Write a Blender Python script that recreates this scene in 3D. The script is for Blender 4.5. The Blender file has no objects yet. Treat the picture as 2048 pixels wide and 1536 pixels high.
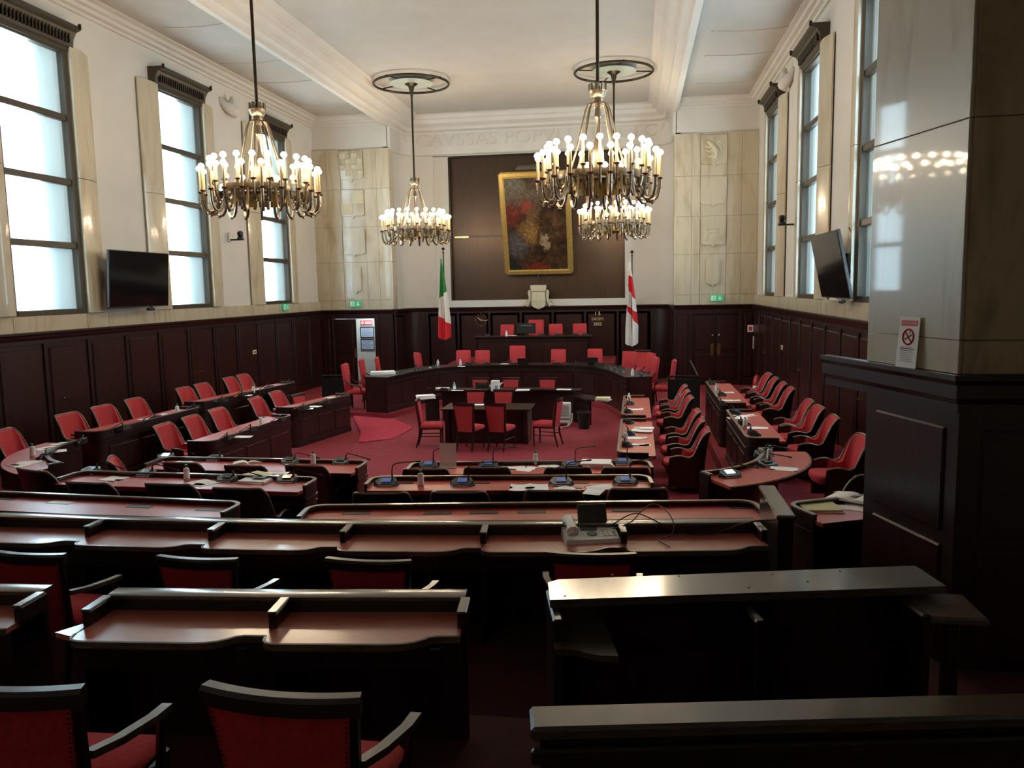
import bpy, math, random
from mathutils import Vector, Matrix
random.seed(7)
R = math.radians
scene = bpy.context.scene
col = scene.collection
W, H = 2048, 1536

# ---------------------------------------------------------------- camera
F_PX, YAW, PITCH, ROLL, CZ = 1611.18, 0.1543, -0.1176, -0.0185, 3.25
_fw = Vector((-math.sin(YAW)*math.cos(PITCH), math.cos(YAW)*math.cos(PITCH), math.sin(PITCH)))
_r0 = Vector((math.cos(YAW), math.sin(YAW), 0)); _u0 = _r0.cross(_fw)
_r = math.cos(ROLL)*_r0 + math.sin(ROLL)*_u0
_u = -math.sin(ROLL)*_r0 + math.cos(ROLL)*_u0
cam_d = bpy.data.cameras.new('camera'); cam = bpy.data.objects.new('camera', cam_d); col.objects.link(cam)
cam_d.sensor_width = 36; cam_d.lens = 36*F_PX/W; cam_d.clip_start = .05; cam_d.clip_end = 200
cam.matrix_world = Matrix(((_r.x, _u.x, -_fw.x, 0), (_r.y, _u.y, -_fw.y, 0), (_r.z, _u.z, -_fw.z, CZ), (0, 0, 0, 1)))
scene.camera = cam

def ray(px, py): return _fw + _r*((px-W/2)/F_PX) - _u*((py-H/2)/F_PX)
def at(px, py, z):                      # pixel -> point on the horizontal surface at height z
    d = ray(px, py); t = (z-CZ)/d.z; return Vector((d.x*t, d.y*t, z))
def aty(px, py, y): d = ray(px, py); t = y/d.y; return Vector((d.x*t, y, CZ+d.z*t))
def atx(px, py, x): d = ray(px, py); t = x/d.x; return Vector((x, d.y*t, CZ+d.z*t))

# ---------------------------------------------------------------- world, exposure
w = bpy.data.worlds.new('world'); scene.world = w; w.use_nodes = True
w.node_tree.nodes['Background'].inputs[0].default_value = (.6, .72, .85, 1)
w.node_tree.nodes['Background'].inputs[1].default_value = .3
vs = scene.view_settings
vs.view_transform = 'Standard'; vs.look = 'None'; vs.gamma = 1; vs.use_curve_mapping = False
vs.exposure = 1.4
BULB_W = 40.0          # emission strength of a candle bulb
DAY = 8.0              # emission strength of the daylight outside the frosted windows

# ---------------------------------------------------------------- materials
def srgb(r, g, b):
    f = lambda c: (c/255/12.92) if c/255 <= .04045 else ((c/255+.055)/1.055)**2.4
    return (f(r), f(g), f(b), 1)
M = {}
def mat(name, colr, rough=.5, metal=0, spec=.5, coat=0, noise=None, bump=None, emit=None, trans=0, alpha=1, sheen=0):
    m = bpy.data.materials.new(name); m.use_nodes = True; nt = m.node_tree; b = nt.nodes['Principled BSDF']
    b.inputs['Base Color'].default_value = colr; b.inputs['Roughness'].default_value = rough
    b.inputs['Metallic'].default_value = metal; b.inputs['Specular IOR Level'].default_value = spec
    b.inputs['Coat Weight'].default_value = coat; b.inputs['Coat Roughness'].default_value = .04 if 'marble' in name else .12
    b.inputs['Transmission Weight'].default_value = trans; b.inputs['Alpha'].default_value = alpha
    if sheen: b.inputs['Sheen Weight'].default_value = sheen; b.inputs['Sheen Roughness'].default_value = .4; b.inputs['Sheen Tint'].default_value = colr
    if emit: b.inputs['Emission Color'].default_value = emit[0]; b.inputs['Emission Strength'].default_value = emit[1]
    tc = nt.nodes.new('ShaderNodeTexCoord'); mp = nt.nodes.new('ShaderNodeMapping'); nt.links.new(tc.outputs['Object'], mp.inputs[0])
    if noise:                                   # (colour2, scale, stretch xyz, lo, hi, detail, distortion)
        c2, sc, st, lo, hi, det, dist = noise
        mp.inputs['Scale'].default_value = st
        n = nt.nodes.new('ShaderNodeTexNoise'); n.inputs['Scale'].default_value = sc; n.inputs['Detail'].default_value = det; n.inputs['Distortion'].default_value = dist
        nt.links.new(mp.outputs[0], n.inputs['Vector'])
        cr = nt.nodes.new('ShaderNodeValToRGB'); cr.color_ramp.elements[0].position = lo; cr.color_ramp.elements[1].position = hi
        cr.color_ramp.elements[0].color = colr; cr.color_ramp.elements[1].color = c2
        nt.links.new(n.outputs['Fac'], cr.inputs[0]); nt.links.new(cr.outputs[0], b.inputs['Base Color'])
    if bump:
        sc, stg = bump
        n2 = nt.nodes.new('ShaderNodeTexNoise'); n2.inputs['Scale'].default_value = sc; n2.inputs['Detail'].default_value = 3
        nt.links.new(tc.outputs['Object'], n2.inputs['Vector'])
        bp = nt.nodes.new('ShaderNodeBump'); bp.inputs['Strength'].default_value = stg; bp.inputs['Distance'].default_value = .01
        nt.links.new(n2.outputs['Fac'], bp.inputs['Height']); nt.links.new(bp.outputs[0], b.inputs['Normal'])
    M[name] = m; return m
mat('plaster', (.575, .552, .51, 1), .85, noise=((.55, .525, .48, 1), 1.2, (1, 1, 1), .35, .7, 3, 0))
mat('ceiling_plaster', (.45, .425, .385, 1), .9, noise=((.425, .40, .355, 1), 1.5, (1, 1, 1), .35, .7, 4, 0), bump=(60, .05))
mat('marble', srgb(184, 174, 152), .28, coat=.25, noise=(srgb(160, 142, 110), 1.1, (2.2, 2.2, .5), .47, .78, 6, 1.8))
mat('marble_brown', srgb(170, 148, 112), .28, coat=.25, noise=(srgb(110, 82, 50), 1.0, (1.8, 1.8, .45), .42, .72, 6, 2.2))
mat('marble_grey', srgb(180, 170, 148), .30, coat=.34, noise=(srgb(150, 134, 106), 1.2, (3.2, 3.2, .4), .5, .82, 6, 1.6))
mat('stone', srgb(192, 184, 158), .6)
mat('mahogany', (.026, .0085, .0072, 1), .34, spec=.4, noise=((.014, .0055, .005, 1), 3, (6, 6, .5), .35, .7, 5, .6))
mat('mahogany_red', (.034, .0095, .0075, 1), .32, spec=.4, noise=((.016, .0055, .005, 1), 3, (5, 5, .6), .35, .7, 5, .6))
mat('dark_wood', (.018, .0085, .0065, 1), .3, spec=.45, noise=((.010, .005, .004, 1), 4, (1, 8, 8), .35, .7, 4, .4))
mat('ledge_wood', (.060, .046, .032, 1), .22, spec=.6, coat=.6, noise=((.030, .022, .015, 1), 5, (.6, 9, 9), .35, .7, 4, .3))
mat('rim_wood', (.16, .125, .09, 1), .28, spec=.6, coat=.5)
mat('chair_wood', (.022, .010, .007, 1), .28, spec=.5, coat=.3)
mat('old_wood', (.11, .085, .06, 1), .3, spec=.5, noise=((.05, .038, .026, 1), 6, (1, 8, 8), .35, .7, 4, .4))
mat('red_fabric', srgb(178, 48, 55), .85, sheen=.25, bump=(220, .15))
mat('red_fabric_deep', srgb(176, 26, 36), .9, noise=(srgb(150, 18, 28), 40, (1, 1, 1), .35, .7, 3, 0), bump=(220, .2))
mat('red_leather', srgb(190, 78, 66), .36, spec=.55, noise=(srgb(174, 64, 55), 2.5, (1, 1, 1), .35, .7, 4, 0), bump=(300, .05))
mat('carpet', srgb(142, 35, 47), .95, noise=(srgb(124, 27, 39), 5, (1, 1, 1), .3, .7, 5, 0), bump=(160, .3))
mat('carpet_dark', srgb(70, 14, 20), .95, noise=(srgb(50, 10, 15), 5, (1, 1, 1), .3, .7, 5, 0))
mat('ramp_carpet', srgb(176, 34, 58), .95, noise=(srgb(160, 26, 50), 5, (1, 1, 1), .3, .7, 5, 0))
mat('bronze', (.055, .040, .026, 1), .35, metal=.75, noise=((.032, .024, .016, 1), 8, (1, 1, 1), .3, .7, 3, 0))
mat('frame_bronze', (.058, .046, .032, 1), .45, metal=.35)
mat('chandelier_bronze', (.235, .19, .135, 1), .33, metal=.9)
mat('brass', (.62, .44, .17, 1), .25, metal=1)
mat('gold', (.66, .48, .16, 1), .38, metal=.7, noise=((.48, .33, .09, 1), 14, (1, 1, 1), .3, .7, 4, 0), bump=(30, .3))
mat('bronze_panel', (.075, .045, .030, 1), .33, metal=.55, noise=((.05, .030, .021, 1), 6, (14, 14, .35), .3, .7, 4, 0))
mat('candle', srgb(150, 132, 100), .45)
mat('bulb', (1, .9, .75, 1), .3, emit=((1, .80, .54, 1), BULB_W))
mat('glass_disc', srgb(178, 190, 180), .12, spec=.6, coat=.5)
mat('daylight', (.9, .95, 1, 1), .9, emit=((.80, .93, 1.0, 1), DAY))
mat('reveal', srgb(214, 226, 230), .9)
mat('black_plastic', (.012, .012, .013, 1), .42)
mat('black_metal', (.010, .010, .011, 1), .35, spec=.4)
mat('tv_screen', (.004, .004, .005, 1), .10, spec=.35)
mat('screen_on', (.02, .03, .06, 1), .4, spec=.2, emit=((.18, .30, .8, 1), .10))
mat('screen_white', (.3, .35, .4, 1), .2, emit=((.78, .92, 1.0, 1), .7))
mat('screen_off', (.03, .045, .05, 1), .12, spec=.6)
mat('paper', srgb(240, 238, 236), .8)
mat('gilt', (.60, .44, .20, 1), .5)
mat('gilt_pale', (.78, .70, .52, 1), .5)
mat('gilt_dim', (.26, .18, .08, 1), .5)
mat('shaded_letter', (.53, .51, .47, 1), .85)  # darker than the plaster: shadow of the letters put into the colour
mat('daylight_mid', (.8, .87, .9, 1), .9, emit=((.74, .90, 1.0, 1), DAY*.11))  # middle step of the daylight falloff painted across a window
mat('daylight_soft', (.7, .78, .8, 1), .9, emit=((.66, .84, .92, 1), DAY*.026))  # dimmest step of the painted window falloff
mat('paper_yellow', srgb(214, 206, 164), .8)
mat('paper_blue', srgb(170, 190, 220), .7)
mat('ink', srgb(66, 68, 74), .7)
mat('ink_grey', srgb(120, 124, 130), .7)
mat('sign_red', srgb(200, 48, 60), .6)
mat('sign_green', srgb(10, 120, 70), .5, emit=((.02, .30, .13, 1), .35))
mat('sign_white', srgb(232, 236, 234), .5)
mat('white_plastic', srgb(214, 214, 208), .4)
mat('bottle_plastic', srgb(214, 216, 216), .3, spec=.5)
mat('cap_green', srgb(40, 120, 62), .4)
mat('cap_white', srgb(220, 222, 222), .4)
mat('gel_blue', srgb(110, 176, 200), .25)
mat('phone_grey', srgb(228, 228, 224), .45)
mat('phone_dark', srgb(52, 54, 50), .2)
mat('extinguisher_red', srgb(170, 22, 26), .3)
mat('flag_green', srgb(36, 116, 62), .85)
mat('flag_white', srgb(214, 208, 204), .85)
mat('flag_red', srgb(196, 30, 42), .85)
mat('corridor', srgb(206, 214, 208), .9, noise=(srgb(190, 200, 196), 2, (1, 1, 1), .3, .7, 2, 0))
mat('lamp_panel', (.9, .95, 1, 1), .5, emit=((.9, .97, 1, 1), 9))
mat('fill_glow', (.9, .9, .9, 1), .5, emit=((1, .93, .85, 1), 1.7))  # glow of the added fill panels behind the camera
mat('switch_cream', srgb(206, 196, 168), .5)
def glassy():
    m = bpy.data.materials.new('frosted_glass'); m.use_nodes = True; nt = m.node_tree; nt.nodes.clear()
    o = nt.nodes.new('ShaderNodeOutputMaterial'); t = nt.nodes.new('ShaderNodeBsdfTransparent'); t.inputs[0].default_value = (.90, .96, .98, 1)
    g = nt.nodes.new('ShaderNodeBsdfPrincipled'); g.inputs['Base Color'].default_value = (.78, .88, .92, 1); g.inputs['Roughness'].default_value = .35
    x = nt.nodes.new('ShaderNodeMixShader'); x.inputs[0].default_value = .22
    nt.links.new(t.outputs[0], x.inputs[1]); nt.links.new(g.outputs[0], x.inputs[2]); nt.links.new(x.outputs[0], o.inputs[0])
    M['frosted_glass'] = m
glassy()
def clear_glass():
    m = bpy.data.materials.new('clear_glass'); m.use_nodes = True; nt = m.node_tree; nt.nodes.clear()
    o = nt.nodes.new('ShaderNodeOutputMaterial'); t = nt.nodes.new('ShaderNodeBsdfTransparent'); t.inputs[0].default_value = (.92, .95, .94, 1)
    g = nt.nodes.new('ShaderNodeBsdfPrincipled'); g.inputs['Base Color'].default_value = (.75, .72, .7, 1); g.inputs['Roughness'].default_value = .15
    x = nt.nodes.new('ShaderNodeMixShader'); x.inputs[0].default_value = .45
    nt.links.new(t.outputs[0], x.inputs[1]); nt.links.new(g.outputs[0], x.inputs[2]); nt.links.new(x.outputs[0], o.inputs[0])
    M['clear_glass'] = m
clear_glass()
def painting_mat():                       # a generic dark baroque-looking canvas: blotches only
    m = bpy.data.materials.new('canvas'); m.use_nodes = True; nt = m.node_tree; b = nt.nodes['Principled BSDF']
    b.inputs['Roughness'].default_value = .35
    tc = nt.nodes.new('ShaderNodeTexCoord')
    def nz(sc, det, dist, off):
        mp = nt.nodes.new('ShaderNodeMapping'); mp.inputs['Location'].default_value = off; nt.links.new(tc.outputs['Object'], mp.inputs[0])
        n = nt.nodes.new('ShaderNodeTexNoise'); n.inputs['Scale'].default_value = sc; n.inputs['Detail'].default_value = det; n.inputs['Distortion'].default_value = dist
        nt.links.new(mp.outputs[0], n.inputs['Vector']); return n
    def blob(loc, scl, soft):
        mp = nt.nodes.new('ShaderNodeMapping'); mp.vector_type = 'POINT'
        mp.inputs['Location'].default_value = [-loc[i]*scl[i] for i in range(3)]; mp.inputs['Scale'].default_value = scl
        wn = nz(3.4, 8, 1.5, (loc[0]*3, 0, loc[2]))
        ad = nt.nodes.new('ShaderNodeMixRGB'); ad.blend_type = 'ADD'; ad.inputs[0].default_value = .75
        nt.links.new(tc.outputs['Object'], ad.inputs[1]); nt.links.new(wn.outputs['Color'], ad.inputs[2])
        nt.links.new(ad.outputs[0], mp.inputs[0])
        gr = nt.nodes.new('ShaderNodeTexGradient'); gr.gradient_type = 'SPHERICAL'; nt.links.new(mp.outputs[0], gr.inputs[0])
        cr = nt.nodes.new('ShaderNodeValToRGB'); cr.color_ramp.elements[0].position = 0.05; cr.color_ramp.elements[1].position = soft
        nt.links.new(gr.outputs['Fac'], cr.inputs[0]); return cr
    n = nz(2.4, 8, 1.2, (0, 0, 0)); cr = nt.nodes.new('ShaderNodeValToRGB')
    cr.color_ramp.elements[0].position = .3; cr.color_ramp.elements[0].color = srgb(38, 26, 18)
    cr.color_ramp.elements[1].position = .72; cr.color_ramp.elements[1].color = srgb(104, 78, 52)
    nt.links.new(n.outputs['Fac'], cr.inputs[0]); cur = cr.outputs[0]
    for loc, scl, soft, c in [((-.55, 0, 1.5), (1.1, 0, 1.4), .5, srgb(112, 108, 96)), ((.1, 0, 1.3), (.9, 0, 2.2), .6, srgb(104, 92, 74)),
                              ((-.55, 0, .75), (1.9, 0, 1.9), .45, srgb(118, 50, 40)), ((.05, 0, .95), (3.2, 0, 2.6), .4, srgb(146, 66, 52)),
                              ((.1, 0, .1), (2.2, 0, 1.7), .5, srgb(150, 116, 66)), ((.25, 0, .75), (3, 0, 3), .5, srgb(120, 88, 60)),
                              ((-.35, 0, -.35), (2.0, 0, 1.6), .7, srgb(92, 92, 92)), ((.65, 0, -.25), (6, 0, 2.4), .4, srgb(170, 150, 118)),
                              ((.25, 0, -1.25), (1.5, 0, 3.2), .5, srgb(128, 52, 34)), ((.45, 0, -1.5), (2.0, 0, 5), .5, srgb(140, 70, 44)),
                              ((-.6, 0, -1.2), (1.7, 0, 1.6), .6, srgb(40, 44, 40))]:
        bl = blob(loc, scl, soft); mx = nt.nodes.new('ShaderNodeMixRGB'); mx.inputs[2].default_value = c
        nt.links.new(bl.outputs[0], mx.inputs[0]); nt.links.new(cur, mx.inputs[1]); cur = mx.outputs[0]
    n3 = nz(5.5, 8, 1.6, (3, 1, 2)); cr3 = nt.nodes.new('ShaderNodeValToRGB'); cr3.color_ramp.elements[0].position = .36; cr3.color_ramp.elements[1].position = .7
    cr3.color_ramp.elements[0].color = (.28, .26, .24, 1); cr3.color_ramp.elements[1].color = (1, 1, 1, 1); nt.links.new(n3.outputs['Fac'], cr3.inputs[0])
    mu = nt.nodes.new('ShaderNodeMixRGB'); mu.blend_type = 'MULTIPLY'; mu.inputs[0].default_value = .85; nt.links.new(cur, mu.inputs[1]); nt.links.new(cr3.outputs[0], mu.inputs[2]); cur = mu.outputs[0]
    nt.links.new(cur, b.inputs['Base Color']); M['canvas'] = m
painting_mat()

# ---------------------------------------------------------------- mesh building
class MB:
    def __init__(s): s.v = []; s.f = []
    def add(s, vs, fs, mt=None):
        o = len(s.v)
        s.v += [tuple((mt @ Vector(v)) if mt else v) for v in vs]
        s.f += [tuple(i+o for i in f) for f in fs]; return s
    def box(s, x0, x1, y0, y1, z0, z1, mt=None):
        v = [(x0,y0,z0),(x1,y0,z0),(x1,y1,z0),(x0,y1,z0),(x0,y0,z1),(x1,y0,z1),(x1,y1,z1),(x0,y1,z1)]
        return s.add(v, [(0,3,2,1),(4,5,6,7),(0,1,5,4),(1,2,6,5),(2,3,7,6),(3,0,4,7)], mt)
    def rbox(s, x0, x1, y0, y1, z0, z1, b=.01, mt=None):       # chamfered box
        b = min(b, (x1-x0)*.49, (y1-y0)*.49, (z1-z0)*.49)
        c = ((x0+x1)/2, (y0+y1)/2, (z0+z1)/2); h = ((x1-x0)/2, (y1-y0)/2, (z1-z0)/2)
        v = []; idx = {}
        for sx in (-1, 1):
            for sy in (-1, 1):
                for sz in (-1, 1):
                    for ax in range(3):
                        p = [c[i]+(sx, sy, sz)[i]*(h[i]-(0 if i == ax else b)) for i in range(3)]
                        idx[(sx, sy, sz, ax)] = len(v); v.append(tuple(p))
        fs = []
        for ax in range(3):
            o1, o2 = [(1, 2), (2, 0), (0, 1)][ax]
            for sg in (-1, 1):
                q = []
                for a, bb in ((-1, -1), (1, -1), (1, 1), (-1, 1)):
                    k = [0, 0, 0]; k[ax] = sg; k[o1] = a; k[o2] = bb; q.append(idx[(k[0], k[1], k[2], ax)])
                fs.append(tuple(q) if sg > 0 else tuple(reversed(q)))
        for ax in range(3):                                     # edges along ax
            o1, o2 = [(1, 2), (2, 0), (0, 1)][ax]
            for a in (-1, 1):
                for bb in (-1, 1):
                    k0 = [0, 0, 0]; k0[ax] = -1; k0[o1] = a; k0[o2] = bb; k1 = list(k0); k1[ax] = 1
                    q = [idx[(*k0, o1)], idx[(*k1, o1)], idx[(*k1, o2)], idx[(*k0, o2)]]
                    fs.append(tuple(q) if a*bb < 0 else tuple(reversed(q)))
        for sx in (-1, 1):
            for sy in (-1, 1):
                for sz in (-1, 1):
                    q = [idx[(sx, sy, sz, i)] for i in range(3)]
                    fs.append(tuple(q) if sx*sy*sz > 0 else tuple(reversed(q)))
        return s.add(v, fs, mt)
    def prism(s, poly, z0, z1, mt=None):                        # ccw polygon
        n = len(poly)
        a = sum(poly[i][0]*poly[(i+1) % n][1]-poly[(i+1) % n][0]*poly[i][1] for i in range(n))
        if a < 0: poly = poly[::-1]
        v = [(p[0], p[1], z0) for p in poly]+[(p[0], p[1], z1) for p in poly]
        f = [tuple(range(n-1, -1, -1)), tuple(range(n, 2*n))]+[(i, (i+1) % n, n+(i+1) % n, n+i) for i in range(n)]
        return s.add(v, f, mt)
    def tube(s, pts, r, n=8, mt=None, closed=False, caps=True):
        pts = [Vector(p) for p in pts]; k = len(pts); rr = r if isinstance(r, (list, tuple)) else [r]*k
        v = []; prev = None
        for i, p in enumerate(pts):
            if closed: t = pts[(i+1) % k]-pts[i-1]
            else: t = pts[min(i+1, k-1)]-pts[max(i-1, 0)]
            t.normalize()
            if prev is None:
                a = Vector((0, 0, 1)) if abs(t.z) < .9 else Vector((1, 0, 0)); x = t.cross(a).normalized()
            else:
                x = (prev-t*prev.dot(t)).normalized()
            prev = x; y = t.cross(x)
            for j in range(n):
                an = 2*math.pi*j/n; q = p+(x*math.cos(an)+y*math.sin(an))*rr[i]; v.append(tuple(q))
        f = []
        for i in range(k if closed else k-1):
            for j in range(n):
                a = i*n+j; b = i*n+(j+1) % n; c = ((i+1) % k)*n+(j+1) % n; d = ((i+1) % k)*n+j; f.append((a, b, c, d))
        if not closed and caps: f += [tuple(range(n-1, -1, -1)), tuple(range((k-1)*n, k*n))]
        return s.add(v, f, mt)
    def lathe(s, prof, n=16, mt=None):                          # (r,z) bottom to top
        v = []; f = []; rings = []
        for r, z in prof:
            rings.append([len(v)+j for j in range(n)])
            v += [(r*math.cos(2*math.pi*j/n), r*math.sin(2*math.pi*j/n), z) for j in range(n)]
        for i in range(len(prof)-1):
            for j in range(n): f.append((rings[i][j], rings[i][(j+1) % n], rings[i+1][(j+1) % n], rings[i+1][j]))
        if prof[0][0] > 1e-4: f.append(tuple(reversed(rings[0])))
        if prof[-1][0] > 1e-4: f.append(tuple(rings[-1]))
        return s.add(v, f, mt)
    def sweep(s, path, prof, mt=None, closed_prof=True, closed=False):
        """path: 2d points; prof: (offset to the left of travel, z) points"""
        k = len(path); P = [Vector((p[0], p[1])) for p in path]; v = []; m = len(prof)
        for i in range(k):
            if closed: d0 = (P[i]-P[i-1]).normalized(); d1 = (P[(i+1) % k]-P[i]).normalized()
            else: d0 = (P[i]-P[max(i-1, 0)]) if i else (P[1]-P[0]); d1 = (P[min(i+1, k-1)]-P[i]) if i < k-1 else d0; d0 = d0.normalized(); d1 = d1.normalized()
            n0 = Vector((-d0.y, d0.x)); n1 = Vector((-d1.y, d1.x)); nn = n0+n1
            nn = nn/max(nn.length_squared/2, .15) if nn.length > 1e-6 else n0
            for o, z in prof: v.append((P[i].x+nn.x*o, P[i].y+nn.y*o, z))
        f = []
        for i in range(k if closed else k-1):
            for j in range(m if closed_prof else m-1):
                a = i*m+j; b = i*m+(j+1) % m; c = ((i+1) % k)*m+(j+1) % m; d = ((i+1) % k)*m+j; f.append((a, d, c, b))
        if closed_prof and not closed: f += [tuple(range(m)), tuple(range(k*m-1, (k-1)*m-1, -1))]
        return s.add(v, f, mt)
    def grid(s, P, mt=None, flip=False):
        n = len(P); m = len(P[0]); v = [tuple(p) for row in P for p in row]; f = []
        for i in range(n-1):
            for j in range(m-1):
                q = (i*m+j, i*m+j+1, (i+1)*m+j+1, (i+1)*m+j); f.append(q[::-1] if flip else q)
        return s.add(v, f, mt)
    def mesh(s, name, m, smooth=35):
        me = bpy.data.meshes.new(name); me.from_pydata(s.v, [], s.f); me.materials.append(M[m])
        if smooth:
            me.shade_smooth(); me.set_sharp_from_angle(angle=R(smooth))
        me.update(); return me
    def build(s, name, m, parent=None, smooth=35, loc=None, rotz=0):
        o = bpy.data.objects.new(name, s.mesh(name, m, smooth)); col.objects.link(o)
        if parent: o.parent = parent
        if loc is not None: o.location = loc
        o.rotation_euler.z = rotz
        return o
def arcp(cx, cy, r, a0, a1, n=8): return [(cx+r*math.cos(R(a0+(a1-a0)*i/n)), cy+r*math.sin(R(a0+(a1-a0)*i/n))) for i in range(n+1)]
def T(loc=(0, 0, 0), rz=0, rx=0, ry=0): return Matrix.Translation(loc) @ Matrix.Rotation(rz, 4, 'Z') @ Matrix.Rotation(rx, 4, 'X') @ Matrix.Rotation(ry, 4, 'Y')
def tag(o, label, cat, group=None):
    o['label'] = label; o['category'] = cat
    if group: o['group'] = group
    return o
def thing(name, label, cat, loc=(0, 0, 0), rz=0, group=None):
    o = bpy.data.objects.new(name, None); col.objects.link(o); o.empty_display_size = .1
    o.location = loc; o.rotation_euler.z = rz; return tag(o, label, cat, group)
def struct(o, label=None):
    o['kind'] = 'structure'
    if label: o['label'] = label
    return o
KIDS = {}
def kids(o):
    return [c for c in o.children]
def dup(o, loc=None, rz=None, label=None, group=None, parent=None, scale=None):
    c = o.copy(); col.objects.link(c); c.parent = parent
    if loc is not None: c.location = loc
    if rz is not None: c.rotation_euler.z = rz
    if label: c['label'] = label
    if group: c['group'] = group
    if scale: c.scale = (scale,)*3 if not isinstance(scale, tuple) else scale
    for ch in kids(o): dup(ch, parent=c)
    return c
class Proto:                                    # first use moves the source itself, later ones copy it
    def __init__(s, root): s.root = root; s.used = False
    def put(s, loc, rz=0, label=None, group=None, scale=None):
        if not s.used:
            s.used = True; o = s.root; o.location = loc; o.rotation_euler.z = rz
            if label: o['label'] = label
            if group: o['group'] = group
            if scale: o.scale = (scale,)*3 if not isinstance(scale, tuple) else scale
            s.pristine = None; return o
        return dup(s.root, loc, rz, label, group, None, scale if scale else (1, 1, 1))
def text_mesh(txt, size, depth, align='CENTER'):
    cu = bpy.data.curves.new('lettering', 'FONT'); cu.body = txt; cu.size = size; cu.extrude = depth; cu.align_x = align; cu.align_y = 'CENTER'; cu.resolution_u = 4
    o = bpy.data.objects.new('lettering', cu); col.objects.link(o)
    bpy.context.view_layer.update()
    dg = bpy.context.evaluated_depsgraph_get(); me = bpy.data.meshes.new_from_object(o.evaluated_get(dg))
    bpy.data.objects.remove(o); bpy.data.curves.remove(cu); return me
def letters(name, txt, size, depth, m, parent, matrix, align='CENTER', width=None):
    me = text_mesh(txt, size, depth, align)
    if width:
        xs = [v.co.x for v in me.vertices]; k = width/(max(xs)-min(xs))
        for v in me.vertices: v.co.x *= k
    me.materials.clear(); me.materials.append(M[m])
    o = bpy.data.objects.new(name, me); col.objects.link(o); o.parent = parent; o.matrix_local = matrix; return o
def split_letters(name, txt, size, depth, m, parent, matrix, width=None):
    me = text_mesh(txt, size, depth); par = list(range(len(me.vertices)))
    def find(i):
        while par[i] != i: par[i] = par[par[i]]; i = par[i]
        return i
    for e in me.edges: par[find(e.vertices[0])] = find(e.vertices[1])
    # curve meshes keep front, back and sides apart: join pieces whose x-ranges coincide
    comp = {}
    for v in me.vertices: comp.setdefault(find(v.index), []).append(v.index)
    box = {r: (min(me.vertices[i].co.x for i in c), max(me.vertices[i].co.x for i in c)) for r, c in comp.items()}
    groups = []
    for r in sorted(box, key=lambda q: box[q][0]):
        for g in groups:
            a = max(box[r][0], g[1]); b = min(box[r][1], g[2])
            if b-a > .5*min(box[r][1]-box[r][0], g[2]-g[1]): g[0].append(r); g[1] = min(g[1], box[r][0]); g[2] = max(g[2], box[r][1]); break
        else: groups.append([[r], box[r][0], box[r][1]])
    k = width/(max(g[2] for g in groups)-min(g[1] for g in groups)) if width else 1
    root = {}
    for gi, g in enumerate(groups):
        for r in g[0]: root[r] = gi
    for gi in range(len(groups)):
        mb = MB(); idx = {}
        for v in me.vertices:
            if root[find(v.index)] == gi: idx[v.index] = len(mb.v); mb.v.append((v.co.x*k, v.co.y, v.co.z))
        for p in me.polygons:
            if p.vertices[0] in idx: mb.f.append(tuple(idx[i] for i in p.vertices))
        o = mb.build(name, m, parent, 0); o.matrix_local = matrix
FACE_CAM = Matrix.Rotation(R(90), 4, 'X')        # text plane xy -> stands in xz, facing -y
# ================================================================ the room
XL, XR, YB, ZD = -10.98, 3.82, 27.0, 2.62
XC = (XL+XR)/2
WIN_W, WIN_Z0, WIN_Z1 = 1.97, 2.91, 8.05
WIN_Y = [12.77, 17.65, 22.53]
# ---- floors: the arena, the stepped tiers and the platforms
fl = struct(MB().box(XL-.2, XR+.2, 5, 29.3, -.2, 0).build('floor', 'carpet', smooth=0), 'red carpeted floor of the arena')
TZ = .22
def tier(poly, z, m='carpet', label='red carpeted step of the seating tiers', z0=0.0):
    return struct(MB().prism(poly, z0, z).build('floor', m, smooth=0), label)
tier([(-8.55, 9.0), (-8.55, 19.6), (XL, 19.6), (XL, 9.0)], TZ)
tier([(1.42, 9.0), (XR, 9.0), (XR, 19.9), (1.42, 19.9)], TZ)
tier([(XL, 8.0), (XR, 8.0), (XR, 9.0), (1.42, 9.0), (.6, 9.42), (-3.1, 9.25), (-3.55, 9.2), (-7.4, 9.35), (-8.55, 9.0), (XL, 9.0)], TZ)
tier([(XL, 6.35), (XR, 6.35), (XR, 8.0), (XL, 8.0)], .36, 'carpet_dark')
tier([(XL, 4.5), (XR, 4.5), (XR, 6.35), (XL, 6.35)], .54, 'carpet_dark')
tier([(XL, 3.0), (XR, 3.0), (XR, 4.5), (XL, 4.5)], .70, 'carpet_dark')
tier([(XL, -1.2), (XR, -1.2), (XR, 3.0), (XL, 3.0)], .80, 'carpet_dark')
PZ = .12
plat = [(-8.9, 20.25), (-6.25, 19.75), (-5.85, 21.2), (-5.3, 22.5), (-4.7, 22.85), (-2.4, 22.85), (-1.6, 22.55), (-.75, 21.3), (-.30, 19.6), (1.9, 20.1), (1.9, 26.9), (-8.9, 26.9)]
tier(plat, PZ, 'carpet', 'low red carpeted platform under the horseshoe bench')
tier([(-6.2, 26.15), (-.7, 26.15), (-.7, 28.75), (-6.2, 28.75)], .82, 'carpet', 'raised platform of the presidents bench', PZ)
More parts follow.
